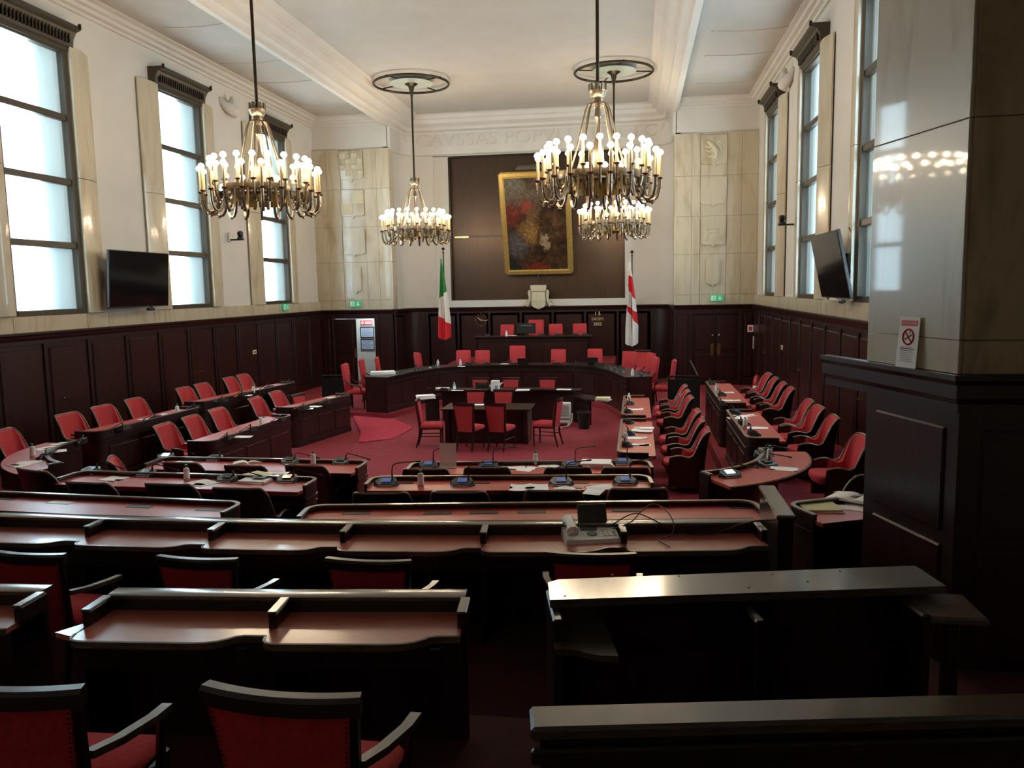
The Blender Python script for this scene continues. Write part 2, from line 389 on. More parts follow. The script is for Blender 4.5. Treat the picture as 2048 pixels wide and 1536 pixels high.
# ---- ceilings
def niche(x0=-8.31, x1=1.25, y0=27.0, yb=28.8, r=.75, off=0.0):
    a = [(x0+off, y0)]+arcp(x0+r, yb-r, r-off, 180, 90, 8)+arcp(x1-r, yb-r, r-off, 90, 0, 8)+[(x1-off, y0)]
    return a
NP = niche()
ceil = struct(MB().prism([(-8.36, 4.4), (1.30, 4.4), (1.30, 29.0), (-8.36, 29.0)], 9.3, 9.42).build('ceiling', 'ceiling_plaster', smooth=0), 'off white plaster ceiling of the hall')
for x0, x1, yd in ((XL, -8.36, 0), (1.30, XR, 0)):
    a = struct(MB().box(x0, x1, 4.4, 27.2, 9.12, 9.3).build('ceiling', 'ceiling_plaster', smooth=0), 'lower plaster ceiling strip above the windows')
    for k, yy in enumerate((12.3, 15.2, 17.2, 20.1, 22.1, 25.0)):      # shallow curved ribs across the strip
        pts = [(x0+.45+(x1-x0-.75)*i/10, yy+.16*math.sin(math.pi*i/10)) for i in range(11)]
        MB().sweep(pts, [(-.05, 9.13), (-.05, 9.105), (.0, 9.095), (.05, 9.105), (.05, 9.13)]).build('rib', 'ceiling_plaster', a)
bp = [(-8.36, 4.4), (-8.36, 27.3)]+[(p[0]-.05 if p[0] < XC else p[0]+.05, p[1]+.02) for p in NP[1:-1]]+[(1.30, 27.3), (1.30, 4.4)]
trim = MB().sweep(bp, [(0, 9.4), (0, 8.76), (-.16, 8.74), (-.20, 8.80), (-.36, 8.84), (-.40, 8.93), (-.44, 8.95), (-.60, 9.02), (-.66, 9.14), (-.72, 9.16), (-.80, 9.27), (-.90, 9.29), (-.90, 9.4)]).build('trim_1', 'plaster')
struct(trim, 'stepped plaster moulding framing the central ceiling')
for i, pth in enumerate(([(XL, 4.4), (XL, YB), (-8.31, YB)], [(1.25, YB), (XR, YB), (XR, 6.0)])):
    struct(MB().sweep(pth, [(0, 9.15), (0, 8.82), (-.06, 8.82), (-.07, 8.88), (-.15, 8.90), (-.16, 8.97), (-.24, 8.99), (-.26, 9.06), (-.36, 9.09), (-.36, 9.15)]).build('trim_%d' % (i+2), 'plaster'), 'plaster cornice above the windows')
# ---- side walls
def side_wall(name, x, sx, y0, y1, wins, label):
    m = MB(); a, b = (x, x+sx*.5) if sx > 0 else (x+sx*.5, x)
    m.box(a, b, y0, y1, 0, WIN_Z0); m.box(a, b, y0, y1, WIN_Z1, 9.4)
    edges = [y0]+[e for wy in wins for e in (wy, wy+WIN_W)]+[y1]
    for i in range(0, len(edges), 2): m.box(a, b, edges[i], edges[i+1], WIN_Z0, WIN_Z1)
    return struct(m.build(name, 'plaster', smooth=0), label)
wl = side_wall('wall_left', XL, -1, -1.2, YB+.5, WIN_Y, 'white plaster wall with three tall windows opposite the no smoking pillar')
wr = side_wall('wall_right', XR, 1, -1.2, YB+.5, WIN_Y, 'white plaster wall with tall windows behind the marble pillar')
wb = struct(MB().box(XL-.5, XR+.5, -1.5, -1.2, 0, 9.4).build('wall_behind', 'plaster', smooth=0), 'plaster wall closing the gallery')
for gx in (-6.0, -2.2): tag(MB().rbox(gx-.6, gx+.6, .4, .8, 5.93, 6.0, .02).build('fill_light_panel', 'fill_glow'), 'added unseen fill light panel behind the viewer', 'lamp', 'added fill light panels')  # unseen panels added to brighten the near chair backs
struct(MB().box(XL, XR, -1.2, 4.4, 6.0, 6.2).build('ceiling', 'ceiling_plaster', smooth=0), 'low gallery ceiling')  # unseen, put in low over the camera to darken the foreground
struct(MB().box(XL, XR, 4.2, 4.4, 6.0, 9.4).build('wall_gallery', 'plaster', smooth=0), 'plaster wall above the gallery opening')
wm = struct(MB().box(XL-.5, -8.31, YB, YB+.12, ZD, 9.4).box(1.25, XR+.5, YB, YB+.12, ZD, 9.4).build('wall_back', 'plaster', smooth=0), 'end wall with two marble piers')
# niche wall: white curved sides, lintel over the bronze panel
PXL, PXR, PZ0, PZ1 = -6.62, -.44, 2.86, 7.92
lp = [p for p in NP if p[0] < PXL]+[(PXL-.58, 28.8)]; rp = [(PXR+.58, 28.8)]+[p for p in NP if p[0] > PXR]
mm = MB(); thick = [(0, ZD-.1), (0, 8.1), (.15, 8.1), (.15, ZD-.1)]
mm.sweep(lp, thick); mm.sweep(rp, thick); mm.box(PXL-.6, PXR+.6, 28.86, 29.3, 7.98, 8.1); mm.box(PXL-.6, PXR+.6, 28.95, 29.3, ZD-.1, PZ0-.08)
wn = struct(mm.build('wall_niche', 'plaster'), 'white curved niche wall at the end of the hall')
MB().box(PXL-.58, PXL-.04, 28.86, 29.25, PZ0-.1, 8.0).build('jamb', 'plaster', wn)
MB().box(PXR+.04, PXR+.58, 28.86, 29.25, PZ0-.1, 8.0).build('jamb', 'plaster', wn)
MB().box(PXL-.6, PXR+.6, 28.74, 29.25, ZD, PZ0).build('sill', 'plaster', wn)
MB().box(PXL-.04, PXL+.02, 28.84, 29.2, PZ0, PZ1).box(PXR-.02, PXR+.04, 28.84, 29.2, PZ0, PZ1).box(PXL, PXR, 28.84, 29.2, PZ1, PZ1+.06).build('edge_trim', 'bronze', wn)
struct(MB().box(XL, XR, 29.2, 29.4, 0, 9.4).build('wall_outer', 'plaster', smooth=0), 'wall behind the niche')
for nm, x0, x1, z0, z1 in (('upper', PXL, PXR, 5.18, PZ1), ('lower', PXL, PXR, PZ0, 5.12)):
    MB().box(x0, x1, 29.02, 29.1, z0, z1).build('bronze_sheet', 'bronze_panel', wn)
MB().box(PXL, PXR, 29.04, 29.1, 5.1, 5.2).build('joint_strip', 'black_metal', wn)
MB().box(PXL+.1, PXL+.62, 29.0, 29.03, 5.12, 5.17).build('brass_strip', 'brass', wn)
fr = struct(MB().sweep([(p[0], p[1]) for p in NP], [(.02, 8.02), (.02, 8.92), (-.10, 8.92), (-.10, 8.05), (-.06, 8.02)]).build('trim_4', 'plaster'), 'plaster frieze with the incised latin motto')
split_letters('letter', 'CAVSSAS POPVLI TENETO', .62, .02, 'shaded_letter', fr, Matrix.Translation((-3.5, 28.69, 8.52)) @ FACE_CAM, width=8.55)
for sx, xx in ((1, -8.0), (-1, .92)):
    pts = [(xx+sx*.02*k, 27.9+.02*k, 8.5+.09*math.sin(k*.9)) for k in range(6)]
    MB().tube(pts, .02, 6).build('flourish', 'plaster', fr)
# ---- marble piers of the end wall
def pier(xs, cx, px, brown_last, shields):
    for i in range(len(xs)-1):
        zs = [ZD, 2.95, 4.25, 5.45, 6.72, 8.05]
        for k in range(len(zs)-1):
            proud = .05 if xs[i] < cx < xs[i+1] else .08
            m = 'marble'
            MB().rbox(xs[i]+.003, xs[i+1]-.003, YB-proud, YB+.02, zs[k]+.003, zs[k+1]-.003, .004).build('slab', m, wm)
    for (z0, z1, wd, kind) in shields:
        g = MB(); hw = wd/2
        poly = [(-hw, z1), (hw, z1), (hw, z0+.10), (hw-.07, z0+.04), (.07, z0+.04), (0, z0-.05), (-.07, z0+.04), (-hw+.07, z0+.04), (-hw, z0+.10)]
        g.prism([(p[0], p[1]) for p in poly], 0, .07, T((cx, YB-.05, 0), 0, R(90)))
        s = g.build('shield', 'marble', wm)
        e = MB(); y = YB-.125
        if kind == 'checks':
            for a in range(4):
                for b in range(4):
                    if (a+b) % 2: e.rbox(cx-hw+a*wd/4, cx-hw+(a+1)*wd/4, y-.03, y+.03, z0+.15+b*(z1-z0-.2)/4, z0+.15+(b+1)*(z1-z0-.2)/4, .03)
        elif kind == 'quarters':
            zm = (z0+z1)/2; e.box(cx, cx+hw-.02, y-.02, y+.02, zm, z1-.02); e.box(cx-hw+.02, cx, y-.02, y+.02, z0+.1, zm)
        elif kind == 'lion':
            P = lambda pts: [(cx+a, y+.005, (z0+z1)/2+b) for a, b in pts]
            e.tube(P([(-.05, -.28), (.06, -.2), (.08, -.05), (0, .08), (-.12, .22), (-.2, .28)]), [.03, .06, .085, .09, .07, .04], 8)
            e.tube(P([(-.05, .12), (-.2, .1), (-.27, .17)]), [.05, .035, .025], 6); e.tube(P([(.0, .02), (-.17, -.03), (-.26, .02)]), [.05, .035, .025], 6)
            e.tube(P([(.06, -.12), (-.1, -.2), (-.2, -.16)]), [.06, .04, .025], 6); e.tube(P([(.06, -.16), (.12, -.3), (.0, -.36)]), [.05, .035, .025], 6)
            e.tube(P([(.1, -.1), (.24, -.02), (.2, .12), (.12, .2), (.2, .3)]), [.025]*4+[.04], 6)
        elif kind == 'tower':
            P = lambda pts: [(cx+a, y+.005, (z0+z1)/2+b) for a, b in pts]
            e.tube(P([(-.22, -.28), (-.14, .02), (-.2, .1), (0, .14), (.2, .1), (.14, .02), (.22, -.28)]), .025, 6); e.tube(P([(-.14, .0), (.14, .0)]), .02, 6)
        if e.v: e.build('relief', 'stone', s)
pier([XL, -10.5, -10.0, -9.15, -8.72, -8.31], -9.58, 0, True, [(7.02, 7.98, .82, 'checks'), (5.78, 6.68, .82, 'quarters'), (4.48, 5.36, .78, 'plain'), (3.22, 4.1, .42, 'plain')])
pier([1.25, 1.75, 2.02, 2.85, 3.3, XR], 2.43, 0, True, [(7.02, 7.96, .82, 'lion'), (5.78, 6.66, .82, 'plain'), (4.5, 5.36, .78, 'tower'), (3.25, 4.1, .42, 'plain')])
for xa, xb in ((-8.33, -8.26), (1.20, 1.27)):                 # marble returns at the niche corners
    for z0, z1 in ((ZD, 4.25), (4.255, 6.72), (6.725, 8.05)): MB().rbox(xa, xb, YB-.08, YB+.45, z0, z1, .012).build('slab', 'marble', wm)
# ---- windows
def window(n, x, sx, y0, label):
    cy = y0+WIN_W/2; t = struct(bpy.data.objects.new('window_%d' % n, None), label); col.objects.link(t)
    i = -sx                                           # towards the hall
    X = lambda a, b: (min(x+sx*a, x+sx*b), max(x+sx*a, x+sx*b))
    m = MB(); fw = .12; a, b = X(-.10, .06)
    m.rbox(a, b, y0, y0+fw, WIN_Z0, WIN_Z1, .015); m.rbox(a, b, y0+WIN_W-fw, y0+WIN_W, WIN_Z0, WIN_Z1, .015)
    m.rbox(a, b, y0+fw, y0+WIN_W-fw, WIN_Z0, WIN_Z0+.11, .015); m.rbox(a, b, y0+fw, y0+WIN_W-fw, WIN_Z1-.13, WIN_Z1, .015)
    m.build('frame', 'frame_bronze', t)
    ph = (WIN_Z1-.13-WIN_Z0-.11)/4
    for k in range(4):
        z = WIN_Z0+.11+k*ph
        if k: 
            a, b = X(-.07, .05); MB().rbox(a, b, y0+fw, y0+WIN_W-fw, z-.062, z+.062, .012).build('transom', 'frame_bronze', t)
        a, b = X(.03, .04); MB().box(a, b, y0+fw-.01, y0+WIN_W-fw+.01, z+(.04 if k else 0), z+ph-(.04 if k < 3 else 0)).build('pane', 'frosted_glass', t)
    # emissive strips behind the panes, graded so the daylight falloff is put into them
    for nm, mname, c0, c1 in (('daylight_pane', 'daylight', -.56, .22), ('mid_glow_strip', 'daylight_mid', -.64, -.56), ('mid_glow_strip', 'daylight_mid', .22, .32), ('dim_glow_strip', 'daylight_soft', -.97, -.64), ('dim_glow_strip', 'daylight_soft', .32, .97)):
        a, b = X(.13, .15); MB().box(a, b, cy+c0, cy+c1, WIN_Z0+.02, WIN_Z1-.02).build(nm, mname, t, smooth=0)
    # flared bronze canopy
    pr = [(0, 7.96), (.13, 7.96), (.13, 8.02), (.17, 8.05), (.19, 8.2), (.26, 8.32), (.36, 8.36), (.36, 8.42), (0, 8.42)]
    c = MB(); v = []; k = len(pr)
    for yy in (y0-.10, y0+WIN_W+.10): v += [(x+i*o, yy, z) for o, z in pr]
    c.add(v, [tuple(range(k)), tuple(range(2*k-1, k-1, -1))]+[(j, (j+1) % k, k+(j+1) % k, k+j) for j in range(k)])
    c.build('canopy', 'frame_bronze', t)
    d = MB()
    for q in range(22):
        yy = y0+.02+q*(WIN_W-.04)/22; a, b = sorted((x+i*.15, x+i*.235)); d.box(a, b, yy+.02, yy+.06, 8.10, 8.28)
    for yy in (y0-.08, y0+WIN_W+.04): a, b = sorted((x+i*.34, x+i*.40)); d.rbox(a, b, yy, yy+.04, 8.36, 8.47, .01)
    d.build('canopy_ornament', 'bronze', t)
    return t
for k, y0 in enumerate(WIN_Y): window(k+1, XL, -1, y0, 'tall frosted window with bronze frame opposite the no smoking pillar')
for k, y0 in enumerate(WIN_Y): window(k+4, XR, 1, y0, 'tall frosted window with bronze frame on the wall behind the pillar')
# ---- marble jambs and sill course, wood dado on the side walls
def dress_wall(wall, x, sx, wins, y0, y1):
    i = -sx; X = lambda a, b: (min(x+i*a, x+i*b), max(x+i*a, x+i*b))
    js = []
    for wy in wins: js += [(wy-.62, wy, 1), (wy+WIN_W, wy+WIN_W+.66, -1)]
    for a0, a1, sd in js:
        for z0, z1 in ((2.93, 5.56), (5.57, 8.06)):
            m = MB(); e = .17                            # splayed slab, thicker at the window side
            xi = x+i*.03; xa, xb = (x+i*.06, x+i*e) if sd > 0 else (x+i*e, x+i*.06)
            m.prism([(xi, a0), (xa, a0), ((xa+xb)/2+i*.045, (a0+a1)/2), (xb, a1), (xi, a1)], z0, z1)
            m.build('slab', 'marble', wall)
    cuts = sorted([y0]+[q for a0, a1, s in js for q in (a0, a1)]+[y1]); a, b = X(0, .09)
    for k in range(len(cuts)-1):
        if cuts[k+1]-cuts[k] < .1: continue
        MB().rbox(a, b, cuts[k]+.003, cuts[k+1]-.003, ZD, 2.925, .006).build('slab', 'marble', wall)
dress_wall(wl, XL, -1, WIN_Y, 6.0, YB); dress_wall(wr, XR, 1, WIN_Y, 7.6, YB)
# dado: backing, panels, stiles, base and cornice
def dado(wall, p0, p1, n, z0=.12, ztop=2.44, skip=(), thick=.05, back=True):
    p0 = Vector(p0); p1 = Vector(p1); L = (p1-p0).length; ang = math.atan2(p1.y-p0.y, p1.x-p0.x); w_ = L/n
    if back: MB().box(0, L, -thick, 0, 0, ztop).build('dado_backing', 'mahogany', wall, 0, (p0.x, p0.y, 0), ang)
    pm = None; sm = None
    for k in range(n):
        o = (p0.x+math.cos(ang)*w_*k, p0.y+math.sin(ang)*w_*k, 0)
        if k in skip: continue
        if pm is None:
            q = MB().rbox(.11, w_-.11, -thick-.028, -thick+.01, z0+.14, ztop-.12, .02).build('panel', 'mahogany_red', wall, 35, o, ang); pm = q
            s = MB().rbox(-.045, .045, -thick-.035, -thick+.01, z0, ztop, .01).build('stile', 'mahogany', wall, 35, o, ang); sm = s
        else:
            for src in (pm, sm):
                c = src.copy(); col.objects.link(c); c.location = o
    MB().rbox(0, L, -thick-.04, 0, 0, z0+.08, .01).build('base_rail', 'mahogany', wall, 35, (p0.x, p0.y, 0), ang)
dado(wl, (XL, -1.2), (XL, YB), 23); dado(wr, (XR, YB), (XR, 7.0), 16)
dado(wm, (XL, YB), (-10.5, YB), 1); dado(wm, (-8.92, YB), (-8.31, YB), 1); dado(wm, (1.25, YB), (1.78, YB), 1); dado(wm, (3.34, YB), (XR, YB), 1)
MB().box(-10.5, -8.92, YB-.05, YB+.1, 2.32, 2.44).box(1.78, 3.34, YB-.05, YB+.1, 2.32, 2.44).build('door_head', 'mahogany', wm)
for xx in (-10.5, -8.92, 1.78, 3.34): MB().rbox(xx-.05, xx+.05, YB-.09, YB+.1, 0, 2.44, .01).build('door_casing', 'mahogany', wm)
MB().box(XL, -10.5, YB, YB+.1, 0, ZD).box(-8.92, -8.31, YB, YB+.1, 0, ZD).box(1.25, 1.78, YB, YB+.1, 0, ZD).box(3.34, XR, YB, YB+.1, 0, ZD).build('pier_core', 'mahogany', wm)
for a, b in zip(NP[:-1], NP[1:]):
    Ls = math.dist(a, b)
    if Ls > 2: dado(wn, a, b, 7)
    elif Ls > .5: dado(wn, a, b, 1)
MB().sweep(NP, [(0.02, 0), (0.02, 2.44), (-.05, 2.44), (-.05, 0)]).build('dado_backing', 'mahogany', wn)
cornice = [(0, 2.40), (0, ZD), (-.16, ZD), (-.16, 2.585), (-.12, 2.555), (-.11, 2.50), (-.08, 2.47), (-.08, 2.40)]
for k, pth in enumerate(([(XL, -1.2), (XL, YB), (-8.31, YB)], NP, [(1.25, YB), (XR, YB), (XR, 7.0)])):
    struct(MB().sweep(pth, cornice).build('trim_%d' % (5+k), 'mahogany'), 'dark wooden dado cornice along the wall')
for wall, x, s, pts in ((wl, XL, 1, ((403, 743), (585, 709), (133, 795))), (wr, XR, -1, ((1528, 705), (1598, 740), (1717, 800)))):
    for px, py in pts:                                     # small knob pairs of the cupboard doors in the dado
        p = atx(px, py, x+s*.09)
        for dy in (-.06, .06): MB().lathe([(.010, 0), (.018, .02), (.014, .035), (0, .038)], 8, T((x+s*.07, p.y+dy, p.z), 0, 0, R(90)*s)).build('knob', 'brass', wall)
# ---- doors of the end wall
def door_leaf(w_, h_):
    m = MB().rbox(0, w_, 0, .05, 0, h_, .008); return m
dt = struct(bpy.data.objects.new('door_1', None), 'half open dark wooden double door with notices behind it'); col.objects.link(dt)
l1 = door_leaf(.78, 2.3).build('leaf', 'mahogany', dt, 35, (-10.45, YB-.02, PZ*0))
MB().rbox(.12, .66, -.015, .01, .2, 1.0, .02).build('panel', 'mahogany_red', l1); MB().rbox(.12, .66, -.015, .01, 1.15, 2.15, .02).build('panel', 'mahogany_red', l1)
MB().rbox(.70, .745, -.05, .0, .95, 1.25, .012).build('handle', 'brass', l1)
l2 = door_leaf(.78, 2.3).build('leaf', 'mahogany', dt, 35, (-8.95, YB+.06, 0), R(100))
MB().rbox(.70, .745, -.05, .0, .95, 1.25, .012).build('handle', 'brass', l2)
dt2 = struct(bpy.data.objects.new('door_2', None), 'closed dark wooden double door with brass plates'); col.objects.link(dt2)
for k, x0 in enumerate((1.80, 2.565)):
    l = door_leaf(.755, 2.3).build('leaf', 'mahogany', dt2, 35, (x0, YB-.02, 0))
    MB().rbox(.11, .645, -.015, .01, .2, 1.0, .02).build('panel', 'mahogany_red', l); MB().rbox(.11, .645, -.015, .01, 1.15, 2.15, .02).build('panel', 'mahogany_red', l)
    hx = .60 if k == 0 else .05
    MB().rbox(hx, hx+.10, -.03, .0, .95, 1.35, .03).build('plate', 'brass', l)
    MB().lathe([(.03, 0), (.03, .02), (.015, .03), (.022, .05), (0, .055)], 10, T((.66 if k == 0 else .10, 0, 1.62), 0, R(90))).build('knob', 'brass', l)
# lit corridor seen through the open door
struct(MB().box(1.2, 3.9, YB+.12, YB+.3, 0, 2.7).build('light_block_backing', 'mahogany', smooth=0), 'dark lobby wall behind the closed double door')  # unseen box added to stop light leaking between the door leaves
cor = struct(MB().box(-10.6, -8.45, 28.35, 28.45, 0, 2.7).box(-10.6, -10.5, 27.1, 28.4, 0, 2.7).box(-8.55, -8.45, 27.1, 28.4, 0, 2.7).box(-10.6, -8.45, 27.1, 28.4, 2.6, 2.7).build('wall_corridor', 'corridor', smooth=0), 'pale wall of the lit corridor behind the open door')
tag(MB().rbox(-9.9, -9.2, 27.5, 27.9, 2.57, 2.6, .01).build('corridor_lamp', 'lamp_panel'), 'flat white ceiling lamp in the corridor behind the open door', 'lamp')
def notice(z0, z1, x0, x1, kind, label):
    t = thing('notice_board', label, 'notice', ((x0+x1)/2, 28.34, (z0+z1)/2)); w2 = (x1-x0)/2; h2 = (z1-z0)/2
    MB().box(-w2, w2, -.008, .006, -h2, h2).build('sheet', 'paper_blue' if kind else 'sign_red', t)
    if kind:
        MB().box(-w2, w2, -.02, 0, h2-.025, h2+.01).box(-w2, w2, -.02, 0, -h2-.01, -h2+.025).box(-w2-.01, -w2+.02, -.02, 0, -h2, h2).box(w2-.02, w2+.01, -.02, 0, -h2, h2).build('frame', 'phone_dark', t)
        g = MB()
        for k in range(8): g.box(-w2*.8, w2*(.8 if k % 3 else .4), -.012, -.006, h2*.8-k*h2*.21, h2*.8-k*h2*.21+.014)
        g.build('print', 'ink_grey', t)
    else:
        MB().box(-w2*.2, w2*.95, -.014, -.006, h2*.2, h2*.55).box(-w2*.2, w2*.95, -.014, -.006, -h2*.5, -h2*.1).build('print', 'sign_white', t)
        MB().lathe([(.075, 0), (.075, .01), (.0, .01)], 20, T((-w2*.62, -.006, 0), 0, R(90))).build('disc', 'sign_white', t)
        MB().tube([(.06*math.cos(a*.3491)-w2*.62, -.02, .06*math.sin(a*.3491)) for a in range(18)], .009, 6, closed=True).tube([(-w2*.62-.04, -.02, .04), (-w2*.62+.04, -.02, -.04)], .009, 6).build('ban_ring', 'sign_red', t)
    return t
notice(2.03, 2.20, -9.98, -9.52, 0, 'red and white prohibition notice on the corridor wall')
notice(1.58, 1.97, -9.98, -9.48, 1, 'upper blue framed notice sheet on the corridor wall')
notice(1.12, 1.52, -9.98, -9.48, 1, 'lower blue framed notice sheet on the corridor wall')
# ---- the marble pillar beside the gallery
pA, pB = Vector((1.87, 6.86)), Vector((2.17, 5.80))
pil = struct(MB().prism([(pA.x+.04, pA.y), (pB.x+.03, pB.y+.04), (4.3, pB.y+.04), (4.3, 7.4), (3.0, 7.4)], 0, 9.4).build('wall_pillar', 'mahogany', smooth=0), 'thick pillar clad in marble above dark wood')
ang = math.atan2(pB.y-pA.y, pB.x-pA.x); Lp = (pB-pA).length
zs = [ZD, 2.85, 4.30, 6.0, 9.3]
for k in range(4):
    MB().rbox(.0, Lp, -.03, .045, zs[k]+.002, zs[k+1]-.002, .004).build('slab', 'marble_grey', pil, 35, (pA.x, pA.y, 0), ang)
    MB().rbox(0, 2.0, -.02, .06, zs[k]+.002, zs[k+1]-.002, .004).build('slab', 'marble_brown', pil, 35, (pB.x, pB.y, 0), 0)
lip = MB().sweep([(pA.x-.2, pA.y+.6), (pA.x-.02, pA.y), (pB.x-.02, pB.y-.02), (4.3, pB.y-.02)], [(.02, 2.36), (.02, ZD), (-.07, ZD), (-.07, 2.585), (-.04, 2.55), (-.04, 2.46), (-.01, 2.42), (-.01, 2.36)])
lip.build('ledge', 'mahogany', pil)
MB().sweep([(pA.x, pA.y+.02), (pB.x-.0, pB.y), (4.2, pB.y)], [(.02, .3), (.02, 2.40), (-.012, 2.40), (-.012, .3)]).build('wood_cladding', 'mahogany', pil)
for z0, z1 in ((1.5, 2.24), (.62, 1.4)):
    MB().rbox(.14, Lp-.12, -.03, .0, z0, z1, .012).build('panel', 'mahogany_red', pil, 35, (pA.x, pA.y, 0), ang)
    MB().rbox(.14, 1.6, -.03, .0, z0, z1, .012).build('panel', 'mahogany_red', pil, 35, (pB.x, pB.y, 0), 0)
# ================================================================ chandeliers
def make_chandelier():
    t = thing('chandelier', 'bronze ring chandelier', 'chandelier'); Z = lambda z: z-4.6
    MB().tube([(0, 0, Z(9.24)), (0, 0, Z(6.45))], .028, 10).build('rod', 'bronze', t)
    MB().lathe([(.03, Z(8.78)), (.045, Z(8.9)), (.09, Z(9.10)), (.17, Z(9.15)), (.19, Z(9.17)), (.0, Z(9.17))], 20).build('ceiling_cone', 'bronze', t)
    d = MB().lathe([(0, Z(9.17)), (.62, Z(9.175)), (.62, Z(9.19)), (0, Z(9.19))], 40).build('glass_disc', 'glass_disc', t)
    MB().tube([(1.08*math.cos(a*math.pi/24), 1.08*math.sin(a*math.pi/24), Z(9.17)) for a in range(48)], .035, 8, closed=True).build('ceiling_ring', 'bronze', t)
    b = MB()
    for a in (0, 90, 180, 270): b.box(.1, 1.08, -.015, .015, Z(9.19), Z(9.22), T(rz=R(a+20)))
    b.box(-.03, .03, -.03, .03, Z(9.1), Z(9.31)); b.build('ring_spokes', 'bronze', t)
    c = MB().lathe([(.07, Z(6.16)), (.095, Z(6.24)), (.095, Z(6.30)), (.13, Z(6.34)), (.145, Z(6.42)), (.12, Z(6.42)), (.06, Z(6.30))], 20)
    for a in range(8):
        c.rbox(.115, .15, -.03, .03, Z(6.40), Z(6.52), .006, T(rz=R(45*a)))
    c.build('crown', 'chandelier_bronze', t)
    for a in range(8):
        an = R(45*a+12); P = [(.085, 6.22), (.15, 6.20), (.20, 6.10), (.26, 5.85), (.36, 5.45), (.48, 5.06)]
        MB().tube([(r*math.cos(an), r*math.sin(an), Z(z)) for r, z in P], .017, 6).build('strut', 'chandelier_bronze', t)
    MB().lathe([(0, Z(5.02)), (.05, Z(5.06)), (.1, Z(5.3)), (.09, Z(5.5)), (.03, Z(5.75)), (.03, Z(5.95)), (.06, Z(6.0)), (.03, Z(6.2))], 16).build('stem', 'chandelier_bronze', t)
    MB().lathe([(.66, Z(4.98)), (.74, Z(4.98)), (.75, Z(5.02)), (.74, Z(5.10)), (.66, Z(5.10)), (.66, Z(4.98))], 48).build('ring', 'chandelier_bronze', t)
    pl = MB()
    for a in range(16): pl.rbox(.50, .515, -.085, .085, Z(4.80), Z(4.93), .004, T(rz=R(22.5*a)))
    pl.build('brass_plates', 'brass', t)
    MB().lathe([(.45, Z(4.93)), (.54, Z(4.93)), (.54, Z(4.97)), (.45, Z(4.97)), (.45, Z(4.93))], 40).build('inner_ring', 'chandelier_bronze', t)
    cr = MB()
    for a in range(8): cr.box(.0, .70, -.012, .012, Z(5.02), Z(5.05), T(rz=R(45*a+12)))
    cr.build('spokes', 'chandelier_bronze', t)
    def arm_mesh(P, cup):
        m = MB().tube([(r, 0, Z(z)) for r, z in P], .026, 7)
        m.lathe([(.012, Z(cup)-.03), (.05, Z(cup)), (.055, Z(cup)+.015), (.02, Z(cup)+.02)], 10, T((P[-1][0], 0, 0)))
        m.lathe([(.016, Z(cup)-.16), (.032, Z(cup)-.15), (.016, Z(cup)-.14)], 8, T((P[-1][0], 0, 0)))
        i = len(P)//2; m.rbox(P[i][0]-.01, P[i][0]+.02, -.03, .03, Z(P[i][1])-.04, Z(P[i][1])+.015, .008)
        return m.mesh('arm', 'chandelier_bronze')
    A1 = [(.72, 5.04), (.735, 4.88), (.77, 4.73), (.83, 4.65), (.90, 4.64), (.96, 4.69), (.99, 4.79), (1.0, 4.97)]
    A2 = [(.67, 5.04), (.67, 4.95), (.69, 4.86), (.74, 4.82), (.79, 4.85), (.82, 4.93), (.83, 5.13)]
    def candle(x, z, h, name):
        return MB().lathe([(.022, z), (.021, z+h), (.012, z+h+.01)], 8, T((x, 0, 0))).mesh('candle', 'candle')
    def bulbm(x, z): return MB().lathe([(.014, z-.04), (.036, z-.032), (.055, z), (.036, z+.04), (0, z+.055)], 10, T((x, 0, 0))).mesh('bulb', 'bulb')
    for P, n, cup, off, h in ((A1, 20, 4.98, 0, .34), (A2, 20, 5.14, 9, .34)):
        x = P[-1][0]; am = arm_mesh(P, cup); cm = candle(x, Z(cup)+.02, h, ''); bm = bulbm(x, Z(cup)+.02+h+.045)
        for k in range(n):
            o = bpy.data.objects.new('arm', am); col.objects.link(o); o.parent = t; o.rotation_euler.z = R(off+360/n*k)
            for nm, me in (('candle_sleeve', cm), ('bulb', bm)):
                q = bpy.data.objects.new(nm, me); col.objects.link(q); q.parent = o
    return t
CH = Proto(make_chandelier()); gch = 'four ring chandeliers hanging in the hall'
for x, y, lb in ((-6.50, 13.6, 'bronze ring chandelier of lit candle bulbs hanging before the middle window on the television wall'),
                 (-.62, 13.6, 'bronze ring chandelier of lit candle bulbs hanging in front of the framed painting'),
                 (-6.42, 23.4, 'bronze ring chandelier of lit candle bulbs hanging near the green white and red flag'),
                 (-.62, 23.4, 'bronze ring chandelier of lit candle bulbs hanging near the red and white cross flag')):
    CH.put((x, y, 4.6), R(x*7), lb, gch)

